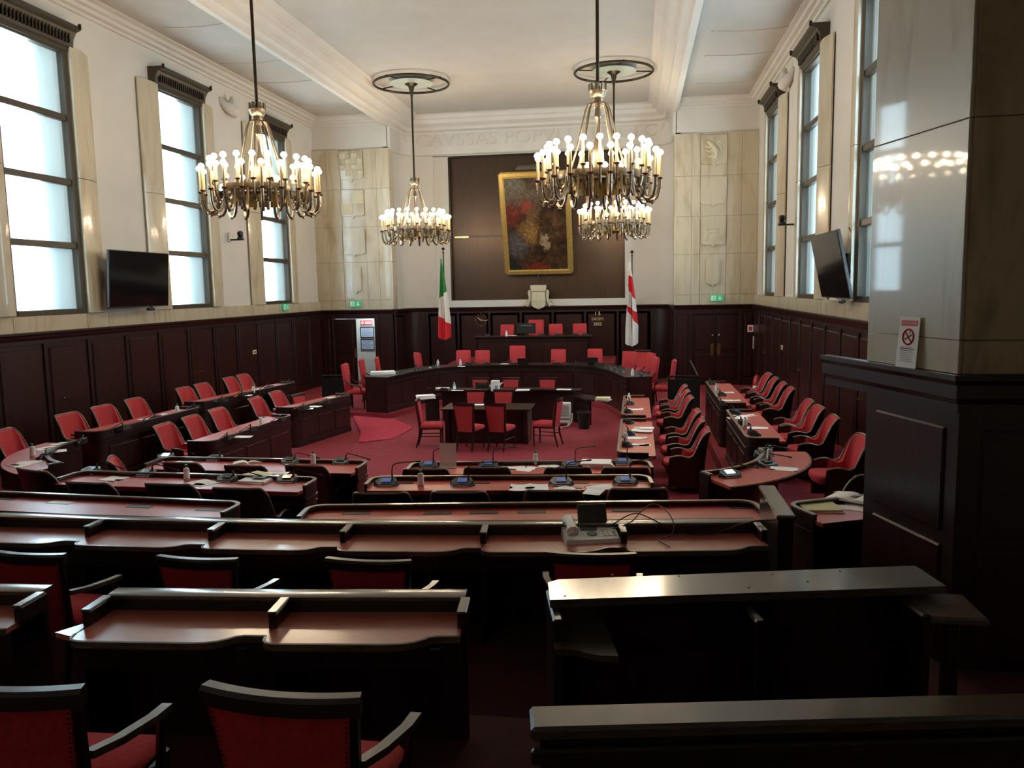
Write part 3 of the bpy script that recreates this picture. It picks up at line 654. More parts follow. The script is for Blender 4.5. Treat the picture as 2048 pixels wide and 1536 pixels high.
# ================================================================ chairs (local: the sitter looks along +y)
def tub_chair(name):
    t = thing(name, 'tub armchair', 'chair')
    a, yf, yb, r = .33, .24, -.27, .16
    path = [(-a, yf), (-a, yf-.06), (-a, yf-.12), (-a, .06), (-a, .0), (-a, -.05)]+arcp(-a+r, yb+r, r, 180, 270, 9)+arcp(a-r, yb+r, r, 270, 360, 9)+[(a, -.05), (a, .0), (a, .06), (a, yf-.12), (a, yf-.06), (a, yf)]
    def top(y):
        s = min(1, max(0, (y+.25)/.17)); s = s*s*(3-2*s); z = .97*(1-s)+.575*s
        return z+.03*math.sin(max(0, min(1, (y+.02)/.26))*math.pi)
    def lean(p, z): k = max(0, z-.45); return (p[0]*(1+.06*k), p[1]-.13*k-(.18*max(0, z-.85))-(.07*(1-(p[0]/.34)**2) if p[1] < -.05 else 0), z)
    def inset(p, d):
        cx, cy = 0, max(-.05, p[1]) if abs(p[0]) >= a-.001 else yb+r
        v = Vector((p[0], p[1]))-Vector((math.copysign(a-r, p[0]) if abs(p[0]) > a-r else p[0], min(p[1], yb+r) if p[1] >= yb+r else yb+r))
        n = v.normalized() if v.length > 1e-5 else Vector((0, -1)); return (p[0]-n.x*d, p[1]-n.y*d)
    def wall(d, zb, ztop_off, rows=6): return [[lean(inset(p, d), zb+(top(p[1])-ztop_off-zb)*j/rows) for j in range(rows+1)] for p in path]
    O = wall(0, .10, 0); I = wall(.028, .10, 0)
    m = MB().grid(O, flip=True).grid(I)
    m.grid([[o[-1], i[-1]] for o, i in zip(O, I)], flip=True); m.grid([[o[0], i[0]] for o, i in zip(O, I)])
    m.grid([O[0], I[0]]); m.grid([O[-1], I[-1]], flip=True)
    m.build('shell', 'chair_wood', t, 60)
    MB().tube([((o[-1][0]+i[-1][0])/2, (o[-1][1]+i[-1][1])/2, o[-1][2]) for o, i in zip(O, I)], .016, 6).build('rim', 'rim_wood', t, 60)
    pth2 = path[3:-3]
    def wc(d, zb, off, rows=6): return [[lean(inset(p, d), zb+(top(p[1])-off-zb)*j/rows) for j in range(rows+1)] for p in pth2]
    B0 = wc(.026, .38, .004); B1 = wc(.085, .38, .02)
    c = MB().grid(B1).grid([[q[-1], s[-1]] for q, s in zip(B0, B1)], flip=True).grid([B0[0], B1[0]]).grid([B0[-1], B1[-1]], flip=True)
    c.build('back_cushion', 'red_fabric', t, 60)
    s = MB(); ring = [(-.25, -.2), (-.275, 0), (-.28, .2), (-.22, .31), (0, .345), (.22, .31), (.28, .2), (.275, 0), (.25, -.2), (0, -.24)]
    rows = [(.36, .9), (.40, 1.0), (.455, 1.0), (.48, .93)]
    P = [[(x*k, y*k, z) for x, y in ring]+[(ring[0][0]*k, ring[0][1]*k, z)] for z, k in rows]; s.grid(P)
    s.add([(x*.93, y*.93, .48) for x, y in ring], [tuple(range(9, -1, -1))]); s.add([(x*.9, y*.9, .36) for x, y in ring], [tuple(range(10))])
    s.build('seat', 'red_fabric', t, 60)
    MB().lathe([(.20, 0), (.20, .03), (.05, .06), (.04, .36)], 16).build('pedestal', 'chair_wood', t)
    return t
def wood_chair(name):                                            # tapered upholstered back in a wooden frame, four legs
    t = thing(name, 'wood chair', 'chair'); lean = lambda z: -.21-.13*max(0, z-.45)
    def quad(xa, za, xb, zb, yo, th):                            # back panel wider at the top
        return [[(-xa, lean(za)+yo, za), (xa, lean(za)+yo, za)], [(-xb, lean(zb)+yo, zb), (xb, lean(zb)+yo, zb)]]
    p = MB(); n = 6
    F = [[((-1+2*j/n)*(.155+.045*i/n), lean(.40+.53*i/n)+.035+.012*math.sin(math.pi*j/n)*math.sin(math.pi*i/n), .40+.53*i/n) for j in range(n+1)] for i in range(n+1)]
    B = [[(q[0], lean(q[2])-.035, q[2]) for q in row] for row in F]
    p.grid(F, flip=True).grid(B); 
    for ed in (0, -1): p.grid([F[ed], B[ed]], flip=(ed == -1)); p.grid([[r[ed] for r in F], [r[ed] for r in B]], flip=(ed == 0))
    p.build('back_panel', 'red_fabric', t, 50)
    for s in (-1, 1):
        MB().tube([(s*.17, -.30, 0), (s*.17, -.23, .25), (s*.175, lean(.45), .45), (s*.20, lean(.75), .75), (s*.225, lean(.98), .98)], [.016, .02, .022, .02, .018], 6).build('rear_leg', 'chair_wood', t)
        MB().tube([(s*.20, .215, 0), (s*.20, .215, .42)], [.014, .022], 6).build('front_leg', 'chair_wood', t)
        MB().tube([(s*.18, -.22, .24), (s*.20, .21, .24)], .011, 6).build('stretcher', 'chair_wood', t)
    MB().sweep([(-.235, lean(.97)+.01), (-.12, lean(.97)-.01), (0, lean(.97)-.017), (.12, lean(.97)-.01), (.235, lean(.97)+.01)], [(-.022, .93), (-.022, .995), (.022, .985), (.022, .93)]).build('top_rail', 'chair_wood', t)
    MB().rbox(-.21, .21, -.2, .23, .385, .425, .01).build('seat_frame', 'chair_wood', t)
    P = []
    for z, k in ((.42, 1), (.46, 1.03), (.49, .96), (.505, .75)):
        P.append([(x*k, y*k, z) for x, y in ((-.2, -.19), (0, -.2), (.2, -.19), (.225, 0), (.22, .22), (0, .25), (-.22, .22), (-.225, 0), (-.2, -.19))])
    MB().grid(P).add(P[-1][:8], [tuple(range(8))]).build('seat', 'red_fabric', t, 60)
    return t
def padded_chair(name, hb=1.22):                                 # fully upholstered chair with a tall padded back and dark arms
    t = thing(name, 'padded chair', 'chair')
    mt = T((0, -.22, .42), 0, R(7))
    MB().rbox(-.235, .235, -.055, .055, 0, hb-.42, .03, mt).build('backrest', 'red_fabric', t, 50)
    MB().rbox(-.25, .25, -.24, .27, .40, .52, .04).build('seat', 'red_fabric', t, 50)
    for s in (-1, 1):
        MB().tube([(s*.265, -.24, .80), (s*.285, -.1, .68), (s*.285, .06, .66), (s*.28, .16, .60), (s*.27, .18, .48)], .02, 6).build('arm', 'chair_wood', t)
        MB().tube([(s*.2, -.24, .4), (s*.21, -.28, 0)], .02, 6).build('leg', 'chair_wood', t); MB().tube([(s*.2, .22, .4), (s*.21, .23, 0)], .02, 6).build('leg', 'chair_wood', t)
    return t
def bench_chair(name):                                           # wide studded back under a bowed wooden top rail, splayed arms
    t = thing(name, 'bench chair', 'chair'); lean = lambda z: -.24-.14*max(0, z-.4)
    n = 8; bow = lambda x: -.028*(1-(x/.27)**2)
    wd = lambda z: .205+.05*(z-.42)/.54
    F = [[((-1+2*j/n)*wd(.42+.52*i/n), lean(.42+.52*i/n)+.03+bow((-1+2*j/n)*.25), .42+.52*i/n) for j in range(n+1)] for i in range(n+1)]
    B = [[(q[0], lean(q[2])-.03+bow(q[0]), q[2]) for q in row] for row in F]
    p = MB().grid(F, flip=True).grid(B)
    for ed in (0, -1): p.grid([F[ed], B[ed]], flip=(ed == -1)); p.grid([[r[ed] for r in F], [r[ed] for r in B]], flip=(ed == 0))
    p.build('back_panel', 'red_fabric_deep', t, 50)
    st = MB()
    for s in (-1, 1):
        for k in range(26):
            z = .44+.019*k; st.lathe([(.0055, 0), (.004, .004), (0, .005)], 6, T((s*(wd(z)-.008), lean(z)-.03+bow(wd(z))-.0, z), 0, R(90)))
    ob = st.build('stud_row', 'bronze', t); ob['kind'] = 'stuff'
    pth = [(-.285+.57*i/10, lean(.97)+bow(-.285+.57*i/10)*1.3) for i in range(11)]
    MB().sweep(pth, [(-.03, .935), (-.03, .985), (-.018, 1.0), (.022, 1.0), (.032, .985), (.03, .935)]).build('top_rail', 'dark_wood', t)
    for s in (-1, 1):
        MB().tube([(s*.205, -.33, 0), (s*.21, -.26, .3), (s*.222, lean(.5), .5), (s*.258, lean(.95)-.005, .95)], [.018, .024, .026, .022], 6).build('rear_leg', 'dark_wood', t)
        MB().tube([(s*.24, .22, 0), (s*.24, .22, .44)], [.016, .024], 6).build('front_leg', 'dark_wood', t)
        P = [(s*.245, lean(.72)+.02, .70), (s*.285, -.14, .685), (s*.325, .02, .68), (s*.33, .12, .675)]
        m = MB(); Lr = []
        for (x, y, z) in P: Lr.append([(x-.022, y, z), (x+.022, y, z), (x+.022, y, z+.03), (x-.022, y, z+.03), (x-.022, y, z)])
        m.grid(Lr).add([q for q in Lr[0][:4]], [(0, 1, 2, 3)]).add([q for q in Lr[-1][:4]], [(3, 2, 1, 0)]); m.build('arm', 'ledge_wood', t)
        MB().tube([(s*.325, .08, .68), (s*.27, .14, .42)], [.018, .02], 6).build('arm_post', 'dark_wood', t)
    MB().rbox(-.245, .245, -.22, .25, .39, .43, .01).build('seat_frame', 'dark_wood', t)
    MB().rbox(-.24, .24, -.215, .26, .425, .50, .03).build('seat', 'red_fabric_deep', t, 50)
    return t

# ================================================================ council desks (local: the sitter at -y looking along +y; raised rim on +y)
def rim_path(W_, D_, r=.16):
    a = W_/2
    return [(-a, -D_/2+.10), (-a, D_/2-r)]+arcp(-a+r, D_/2-r, r, 180, 90, 6)[1:]+arcp(a-r, D_/2-r, r, 90, 0, 6)+[(a, -D_/2+.10)]
def council_desk(W_, D_, h, seats, loc, rz, label, group, fl=0.0, red='red_leather', step=True):
    """h = rim height over its floor"""
    t = thing('council_desk', label, 'desk', loc, rz, group); p = rim_path(W_, D_); wt = h-.055
    MB().prism([(q[0]*.985, q[1]-.008) for q in p[:1]]+[(q[0]*.985, q[1]-.012) for q in p[1:-1]]+[(p[-1][0]*.985, p[-1][1]-.008), (W_/2*.97, -D_/2), (-W_/2*.97, -D_/2)], wt-.035, wt).build('worktop', red, t, 20)
    MB().box(-W_/2*.97, W_/2*.97, -D_/2-.004, -D_/2+.02, wt-.05, wt-.006).build('edge_lip', 'chair_wood', t)
    MB().sweep(p, [(-.028, wt-.10), (-.028, h-.012), (0.004, h-.012), (0.004, wt-.10)]).build('rim', 'mahogany', t)
    MB().sweep(p, [(-.034, h-.014), (-.034, h), (.010, h), (.010, h-.014)]).build('rim_cap', 'rim_wood', t)
    MB().sweep(p, [(-.03, .0), (-.03, wt-.09), (-.005, wt-.09), (-.005, .0)]).build('front_panel', 'mahogany_red', t)
    MB().sweep(p, [(-.02, wt-.16), (-.02, wt-.10), (.014, wt-.11), (.014, wt-.15)]).build('moulding', 'mahogany', t)
    MB().sweep(p, [(-.02, .0), (-.02, .09), (.012, .09), (.012, 0)]).build('plinth', 'mahogany', t)
    n = max(2, seats); w_ = (W_-.34)/n
    for k in range(n):
        x = -W_/2+.17+w_*k; MB().rbox(x+.06, x+w_-.06, D_/2-.012, D_/2+.008, .16, wt-.24, .008).build('raised_panel', 'mahogany_red', t)
    MB().box(-W_/2+.03, W_/2-.03, D_/2-.30, D_/2-.04, wt-.22, wt-.20).build('book_shelf', 'dark_wood', t)
    return t
GD = 'straight council desks with red leather tops'
DESKS = {}; DOBJ = {}
def desk(key, W_, D_, h, seats, x, y, z, rz, label): DESKS[key] = (rz, h-.055+z); DOBJ[key] = council_desk(W_, D_, h, seats, (x, y, z), rz, label, GD)
desk('C1', 3.25, .56, .90, 4, -1.42, 10.50, 0, R(6), 'four seat red topped desk with the standing translucent sheet on it')
desk('C2', 3.25, .50, .86, 4, -1.45, 8.90, TZ, R(5.6), 'four seat red topped desk between the desk of the translucent sheet and the empty desk')
desk('C3', 4.25, .50, .86, 5, -.98, 7.22, .36, R(7.4), 'long empty red topped desk with flush black plates, ending at the tall wooden divider')
desk('L1', 3.15, .60, .90, 4, -5.28, 10.40, 0, R(-1), 'four seat red topped desk across the aisle from the translucent sheet')
desk('L2', 3.22, .52, .86, 4, -5.32, 8.70, TZ, R(-2.3), 'four seat red topped desk with a yellow folder and an open book')
desk('L3', 3.6, .50, .86, 5, -5.62, 7.12, .36, R(-3.5), 'long empty red topped desk with flush plates across the aisle from the divider')
desk('R1a', 3.1, .55, .87, 3, .0, 13.12, 0, R(90), 'inner red topped desk of the extinguisher side, next to the four seat desks')
desk('R1b', 2.8, .55, .87, 3, .0, 16.45, 0, R(90), 'inner red topped desk of the extinguisher side, next to the horseshoe bench')
desk('R2a', 2.75, .55, .86, 3, 1.83, 13.08, TZ, R(90), 'outer red topped desk of the extinguisher side, next to the curved desk')
desk('R2b', 3.5, .55, .86, 4, 1.83, 17.0, TZ, R(90), 'outer red topped desk of the extinguisher side, next to the double door')
desk('A2', 2.85, .55, .87, 3, -7.05, 13.48, 0, R(-93), 'inner red topped desk of the television side, next to the four seat desks')
desk('A3', 2.3, .55, .87, 3, -7.12, 16.96, 0, R(-102), 'inner red topped desk of the television side, next to the carpeted ramp')
desk('B2', 2.8, .55, .86, 3, -8.78, 13.1, TZ, R(-94.4), 'outer red topped desk of the television side, next to the curved desk')
desk('B3', 3.6, .55, .86, 4, -8.78, 16.95, TZ, R(-97.7), 'outer red topped desk of the television side, next to the open door')
def curved_desk(cx, cy, r0, r1, a0, a1, z, h, label):
    t = thing('curved_desk', label, 'desk', (cx, cy, z), 0, 'two curved corner desks'); wt = h-.055; rev = a0 > a1
    n = 14; inn = arcp(0, 0, r0, a0, a1, n); out = arcp(0, 0, r1, a0, a1, n)
    MB().prism(inn+out[::-1], wt-.035, wt).build('worktop', 'red_leather', t, 20)
    e0 = [((out[0][0]*.3+inn[0][0]*.7), (out[0][1]*.3+inn[0][1]*.7))]; e1 = [((out[-1][0]*.3+inn[-1][0]*.7), (out[-1][1]*.3+inn[-1][1]*.7))]
    p = e0+inn+e1; sg = -1 if rev else 1
    def sw(pr): return MB().sweep(p, [(o*sg, zz) for o, zz in pr])
    sw([(-.004, wt-.1), (-.004, h-.012), (.028, h-.012), (.028, wt-.1)]).build('rim', 'mahogany', t)
    sw([(-.034, h-.014), (-.034, h), (.012, h), (.012, h-.014)]).build('rim_cap', 'rim_wood', t)
    sw([(.0, 0), (.0, wt-.09), (.03, wt-.09), (.03, 0)]).build('front_panel', 'mahogany_red', t)
    sw([(-.014, wt-.16), (-.014, wt-.11), (.02, wt-.1), (.02, wt-.16)]).build('moulding', 'mahogany', t)
    q = arcp(0, 0, r1, a0, a1, n); MB().sweep(q, [(-.02, wt-.05), (-.02, wt-.005), (.006, wt-.005), (.006, wt-.05)]).build('edge_lip', 'chair_wood', t)
    return t
curved_desk(.1, 10.9, 1.53, 2.12, -64, 3, TZ, .86, 'curved red topped corner desk beside the marble pillar')
curved_desk(-6.85, 10.9, 1.60, 2.15, 244, 177, TZ, .86, 'curved red topped corner desk facing the pillar across the hall')
# small desk beyond the divider
def side_desk():
    p0 = at(1592, 1002, 1.2); p1 = at(1765, 985, 1.2)
    rz = math.atan2(p1.y-p0.y, p1.x-p0.x); L = 1.05
    t = council_desk(L, .55, .84, 2, (p0.x+math.cos(rz)*L/2, p0.y+math.sin(rz)*L/2-.3, .36), rz, 'short red topped desk heaped with papers between divider and pillar', GD); return t
side_desk(); DESKS['R3'] = (R(12), 1.145)
dv = thing('desk_divider', 'tall dark wooden divider panel standing at the end of the long empty desk', 'partition', (1.16, 6.9, .36))
MB().rbox(-.06, .06, -.5, .45, 0, 1.05, .01).build('panel', 'dark_wood', dv); MB().rbox(-.075, .075, -.52, .47, 1.05, 1.09, .012).build('cap', 'ledge_wood', dv)

# ================================================================ rows of tub chairs
ORD = ['first', 'second', 'third', 'fourth', 'fifth', 'sixth', 'seventh', 'eighth']
TC = Proto(tub_chair('tub_armchair'))
def tubs(spots, label, group):
    for k, (x, y, z, rz) in enumerate(spots): TC.put((x, y, z), rz+random.uniform(-.06, .06), label.replace('{o}', ORD[k]), group)
def behind(px, py, ztop, z, rz):                                  # chair whose back top shows at this pixel
    p = at(px, py, ztop); return (p.x-math.sin(rz)*.42, p.y+math.cos(rz)*.42, z, rz)
tubs([behind(px, py, .985, 0, R(6)) for px, py in ((849, 938), (974, 935), (1135, 935), (1255, 935))], '{o} red tub armchair from the aisle at the desk with the standing translucent sheet', 'tub chairs at the translucent sheet desk')
tubs([behind(px, py, 1.205, TZ, R(5.6)) for px, py in ((757, 986), (916, 984), (1110, 981), (1278, 977))], '{o} red tub armchair from the aisle, before the long desk ending at the divider', 'tub chairs behind the translucent sheet desk')
tubs([behind(px, py, .985, 0, R(-1)) for px, py in ((355, 925), (481, 931), (605, 931))], '{o} tub armchair from the curved desk at the four seat desk across the aisle', 'tub chairs of the front desk across the aisle')
tubs([behind(px, py, 1.205, TZ, R(-2.3)) for px, py in ((165, 965), (326, 968), (463, 976))], '{o} tub armchair from the curved desk at the desk with the yellow folder', 'tub chairs of the yellow folder desk')
tubs([(.75, y, 0, R(90)) for y in (12.95, 13.95, 14.95, 16.8, 17.85, 18.75)], '{o} red tub armchair of the inner extinguisher side row, counted towards the horseshoe bench', 'inner tub chairs on the extinguisher side')
tubs([(2.68, y, TZ, R(90)) for y in (11.25, 12.95, 13.98, 14.75, 16.5, 17.35, 18.3, 19.2)], '{o} red tub armchair along the fire extinguisher wall, counted from the marble pillar', 'outer tub chairs on the extinguisher side')
tubs([(2.25, 9.35, TZ, R(52))], 'red tub armchair turned towards the curved desk beside the marble pillar', 'pillar side corner chair')
tubs([(-7.97, y, 0, R(-90)) for y in (13.0, 13.9, 14.85, 16.5, 17.5)], '{o} red tub armchair of the inner television side row, counted towards the horseshoe bench', 'inner tub chairs on the television side')
tubs([(-9.66, y, TZ, R(-90)) for y in (12.75, 13.7, 14.7, 16.5, 17.25, 18.55, 19.25)], '{o} red tub armchair along the big television wall, counted towards the open door', 'outer tub chairs on the television side')
c0 = at(15, 862, 1.17); tubs([(c0.x+.30, c0.y, TZ, R(-78))], 'red tub armchair at the curved desk facing the pillar across the hall', 'far corner chair')
tubs([behind(50, 948, 1.15, TZ, R(-20)), behind(212, 917, .98, 0, R(-60))], '{o} dark backed tub armchair in the corner before the curved desk across the hall', 'tub chairs in the corner across the aisle')

# ================================================================ central table, clerks desk and their wooden chairs
tb = thing('clerks_table', 'small dark table with papers in the middle of the arena', 'table', (-3.14, 16.85, 0))
MB().rbox(-.95, .95, -.45, .45, .72, .76, .01).build('table_top', 'dark_wood', tb); MB().rbox(-.78, .78, -.3, .3, .0, .72, .01).build('panel_base', 'mahogany', tb)
for sx in (-1, 1): MB().rbox(sx*.84-.05, sx*.84+.05, -.36, .36, 0, .72, .01).build('side_panel', 'mahogany', tb)
WC = Proto(wood_chair('upholstered_chair'))
gw = 'wooden framed red chairs around the small table'
for (x, y, rz, lb) in ((-3.36, 15.93, R(-14), 'wooden framed red chair before the small table, nearer the ramp'), (-2.72, 15.95, R(-14), 'wooden framed red chair before the small table, nearer the heater'),
                   (-4.25, 16.2, R(-82), 'wooden framed red chair at the table end towards the ramp'), (-1.85, 16.45, R(78), 'wooden framed red chair at the table end towards the white heater'),
                   (-3.62, 17.6, R(180), 'wooden framed red chair between small table and clerks desk, nearer the ramp'), (-2.98, 17.6, R(180), 'wooden framed red chair between small table and clerks desk, nearer the heater')):
    WC.put((x, y, 0), rz, lb, gw)
for k, px in enumerate((960, 1022, 1095)):
    p = at(px, 755, .99); WC.put((p.x, p.y-.28, 0), R(180)+random.uniform(-.05, .05), ORD[k]+' wooden framed red chair behind the clerks desk, counted from the ramp', 'wooden chairs behind the clerks desk')
p = at(590, 790, .99); WC.put((p.x+.25, p.y+.1, 0), R(-105), 'wooden framed red chair standing at the inner desk next to the ramp', 'single wooden chairs')
WC.put((.15, 25.7, PZ), R(170), 'wooden framed red chair beside the red and white flag', 'single wooden chairs', 1.12)
cd = thing('clerks_desk', 'low black crescent desk of the clerks below the horseshoe bench', 'desk', (-3.2, 19.45, 0))
MB().prism([(-1.75, -.15), (-1.2, .05), (0, .1), (1.2, .05), (1.85, -.15), (1.9, .35), (0, .55), (-1.8, .35)], .73, .78).build('desk_top', 'dark_wood', cd)
MB().prism([(-1.6, .0), (-1.15, .15), (0, .2), (1.15, .15), (1.7, .0), (1.7, .05), (1.15, .2), (0, .25), (-1.15, .2), (-1.6, .05)], 0, .73).build('front_panel', 'mahogany', cd)
for s, k in ((-1, .55), (1, .9)):
    MB().prism([(s*(1.65+(x-1.65)*k), y*k) for x, y in ((1.65, .1), (1.75, -.3), (2.15, -.75), (2.55, -.85), (2.5, -.35), (2.2, .05), (1.9, .3))], .60, .64).build('wing_shelf', 'dark_wood', cd)
    MB().prism([(s*(1.65+(x-1.65)*k), y*k) for x, y in ((1.7, .0), (1.85, -.28), (2.15, -.6), (2.2, -.55), (1.95, -.2), (1.8, .05))], 0, .60).build('wing_panel', 'mahogany', cd)

# ================================================================ horseshoe bench and presidents bench
hs = thing('horseshoe_bench', 'large dark horseshoe shaped bench with panelled front on the low platform', 'bench', (-3.3, 21.5, PZ))
FP = [(-6.38, 19.85), (-6.02, 21.25), (-5.6, 22.35), (-4.98, 22.95), (-4.2, 23.08), (-2.4, 23.08), (-1.72, 22.98), (-1.12, 22.45), (-.66, 21.4), (-.22, 19.8)]
FP = [(x+3.3, y-21.5) for x, y in FP]
MB().sweep(FP, [(-.05, .885), (-.05, .93), (.66, .93), (.66, .885)]).build('bench_top', 'dark_wood', hs)
MB().sweep(FP, [(0, 0), (0, .885), (.05, .885), (.05, 0)]).build('front_panel', 'mahogany_red', hs)
MB().sweep(FP, [(-.03, .74), (-.03, .80), (0.01, .81), (.01, .73)]).build('moulding', 'mahogany', hs); MB().sweep(FP, [(-.03, 0), (-.03, .10), (.01, .12), (.01, 0)]).build('plinth', 'mahogany', hs)
for a, b in zip(FP[:-1], FP[1:]):
    a = Vector(a); b = Vector(b); L = (b-a).length; an = math.atan2(b.y-a.y, b.x-a.x); k = max(1, round(L/.75)); w_ = L/k
    for i in range(k): MB().rbox(i*w_+.06, (i+1)*w_-.06, -.012, .006, .18, .68, .006).build('raised_panel', 'mahogany_red', hs, 35, (a.x, a.y, 0), an)
for q, (ax, ay), (bx, by) in ((0, FP[0], FP[1]), (1, FP[-1], FP[-2])):
    d = Vector((bx-ax, by-ay)).normalized(); n_ = Vector((-d.y, d.x))*(1 if q == 0 else -1); a = Vector((ax, ay))
    pts = [a, a+n_*.62, a+n_*.62+d*.04, a+d*.04]; MB().prism([(p_.x, p_.y) for p_ in pts], 0, .885).build('end_panel', 'mahogany_red', hs)
PC = Proto(padded_chair('padded_chair'))
gp = 'fully padded red chairs of the horseshoe bench'
NP_ = {}
def pad(px, py, z, rz, label, ztop=1.34, scale=1.0):
    if '{o}' in label: NP_[label] = NP_.get(label, -1)+1; label = label.replace('{o}', ORD[NP_[label]])
    p = at(px, py, ztop); PC.put((p.x-math.sin(rz)*.33, p.y+math.cos(rz)*.33, z), rz, label, gp, scale)
for px, py, rz in ((688, 727, -84), (721, 718, -80), (752, 714, -76)): pad(px, py, PZ, R(rz), '{o} padded red chair of the horseshoe wing by the open door, counted from its end')
pad(833, 705, PZ, R(-55), 'fully padded red chair at the horseshoe bend before the green white red flag')
for px, py in ((927, 700), (965, 700), (1117, 698), (1190, 697)): pad(px, py, PZ, R(180)+random.uniform(-.05, .05), '{o} low padded red chair of the horseshoe middle, counted from the green white red flag')
pad(1035, 692, PZ, R(180), 'taller padded red chair at the middle of the horseshoe bench', 1.42, 1.08)
for px, py, rz in ((1260, 702, 150), (1304, 705, 112), (1313, 713, 104), (1350, 719, 84)): pad(px, py, PZ, R(rz), '{o} padded red chair of the horseshoe wing by the double door, counted from the flag')
pb = thing('presidents_bench', 'high dark panelled bench below the clock and the date', 'bench', (-3.35, 26.05, PZ))
MB().rbox(-1.95, 1.95, -.10, .55, 1.54, 1.59, .01).build('bench_top', 'dark_wood', pb); MB().box(-1.85, 1.85, 0, .05, 0, 1.54).build('front_panel', 'mahogany_red', pb)
for s in (-1, 1): MB().box(s*1.85-.03, s*1.85+.03, 0, .5, 0, 1.54).build('end_panel', 'mahogany_red', pb)
for k in range(5): MB().rbox(-1.85+.74*k+.05, -1.85+.74*(k+1)-.05, -.015, .005, .15, 1.38, .008).build('raised_panel', 'mahogany_red', pb)
MB().box(-1.87, 1.87, -.03, .01, 1.42, 1.48).build('moulding', 'mahogany', pb)
for x, sc, lb in ((-4.40, 1.0, 'padded red chair behind the high bench below the clock side'), (-3.40, 1.12, 'tallest padded red chair at the middle of the high bench'), (-2.72, 1.0, 'padded red chair beside the tallest chair of the high bench'), (-1.90, 1.0, 'padded red chair behind the high bench towards the date')):
    PC.put((x, 27.15, .82), R(180), lb, 'padded chairs of the high bench', sc)
# ================================================================ near benches with scalloped writing leaves
def bench(J, w_, fl, label, group, left_leaf=False, depth=.43, up=.095, knobs=True):
    """J: front-edge junctions (world), w_: height of the writing leaf"""
    o = J[0]; t = thing('writing_bench', label, 'bench', (o.x, o.y, fl), 0, group); w0 = w_-fl; n = len(J)-1
    for k in range(n):
        a, b = J[k], J[k+1]; L = math.hypot(b.x-a.x, b.y-a.y); rz = math.atan2(b.y-a.y, b.x-a.x)
        mt = T((a.x-o.x, a.y-o.y, 0), rz)          # local: x along the seat, y=0 front line, +depth towards the hall
        e = depth
        front = [(.0, .10), (.008, .05), (.03, .018), (.07, .003), (.13, 0), (L-.36, 0), (L-.29, .006), (L-.23, .026), (L-.19, .055), (L-.16, .085), (L-.12, .10), (L, .10)]
        poly = front+[(L, e), (0, e)]
        MB().prism(poly, w0-.03, w0, mt).build('writing_leaf', 'bench_leather', t, 20)
        MB().sweep(front, [(-.008, w0-.034), (-.008, w0+.002), (.006, w0+.004), (.006, w0-.034)], mt).build('leaf_edge', 'old_wood', t)
        MB().box(0, L, e-.01, e+.03, w0-.1, w0+up-.02, mt).build('upstand', 'dark_wood', t)
        MB().box(0, L, .10, .14, w0-.20, w0-.03, mt).build('apron', 'dark_wood', t)
        d = MB().rbox(.06, L-.10, .085, .10, w0-.18, w0-.06, .006, mt).build('drawer', 'dark_wood', t)
        for kx in (.28, L-.34): MB().lathe([(.012, 0), (.018, .012), (.012, .022), (0, .024)], 10, mt @ T((kx, .085, w0-.12), 0, R(90))).build('knob', 'bronze', d)
        MB().box(-.02, .02, .12, e+.02, 0, w0-.03, mt).build('support', 'dark_wood', t)
        MB().box(0, L, e, e+.03, 0, w0-.1, mt).build('modesty_panel', 'mahogany', t)
    # continuous cap, partitions with caps
    nrm = []
    for k in range(n+1):
        a = J[max(k-1, 0)]; b = J[min(k+1, n)]; d = Vector((b.x-a.x, b.y-a.y)).normalized(); nrm.append(Vector((-d.y, d.x)))
    P = [(J[k].x-o.x+nrm[k].x*(depth+.035), J[k].y-o.y+nrm[k].y*(depth+.035)) for k in range(n+1)]
    MB().sweep(P, [(-.065, w0+up-.022), (-.065, w0+up-.004), (-.055, w0+up), (.055, w0+up), (.065, w0+up-.004), (.065, w0+up-.022)]).build('cap', 'ledge_wood', t)
    for k in range(n+1):
        mt = T((J[k].x-o.x, J[k].y-o.y, 0), math.atan2(nrm[k].y, nrm[k].x)-R(90))
        MB().rbox(-.024, .024, .20, depth, w0-.02, w0+up-.015, .006, mt).build('partition', 'dark_wood', t)
        MB().rbox(-.028, .028, .19, depth-.02, w0+up-.018, w0+up-.001, .006, mt).build('partition_cap', 'ledge_wood', t)
    if left_leaf:
        mt = T((0, 0, 0), 0); MB().prism([(-.13, .10), (.0, .06), (.0, .22), (-.03, .26)], w0-.03, w0, mt).build('end_leaf', 'bench_leather', t)
    return t
mat('bench_leather', srgb(190, 106, 88), .30, spec=1.0, coat=.3, noise=(srgb(166, 86, 72), 2.2, (1, 1, 1), .35, .7, 5, .3))
J1 = [Vector((x, y, 0)) for x, y in ((-5.50, 5.57), (-4.43, 5.58), (-3.35, 5.59), (-2.26, 5.64), (-1.15, 5.72), (-.07, 5.84), (.99, 5.98))]
bench(J1, 1.30, .54, 'long writing bench with red leaves, six seats and the telephone on it', 'scalloped writing benches')
J2 = [at(128, 1283, 1.46), at(518, 1289, 1.46), at(915, 1290, 1.46)]
bench(J2, 1.46, .70, 'two seat writing bench with red scalloped leaves and a worn wooden cap', 'scalloped writing benches', True)
J3 = [at(-700, 1262, 1.46), at(-330, 1270, 1.46), at(42, 1277, 1.46)]
bench([J3[0]+Vector((-.05, 0, 0)), J3[1]+Vector((-.08, 0, 0)), J3[2]+Vector((-.17, 0, 0))], 1.46, .70, 'writing bench whose capped end shows beside the two seat bench', 'scalloped writing benches')
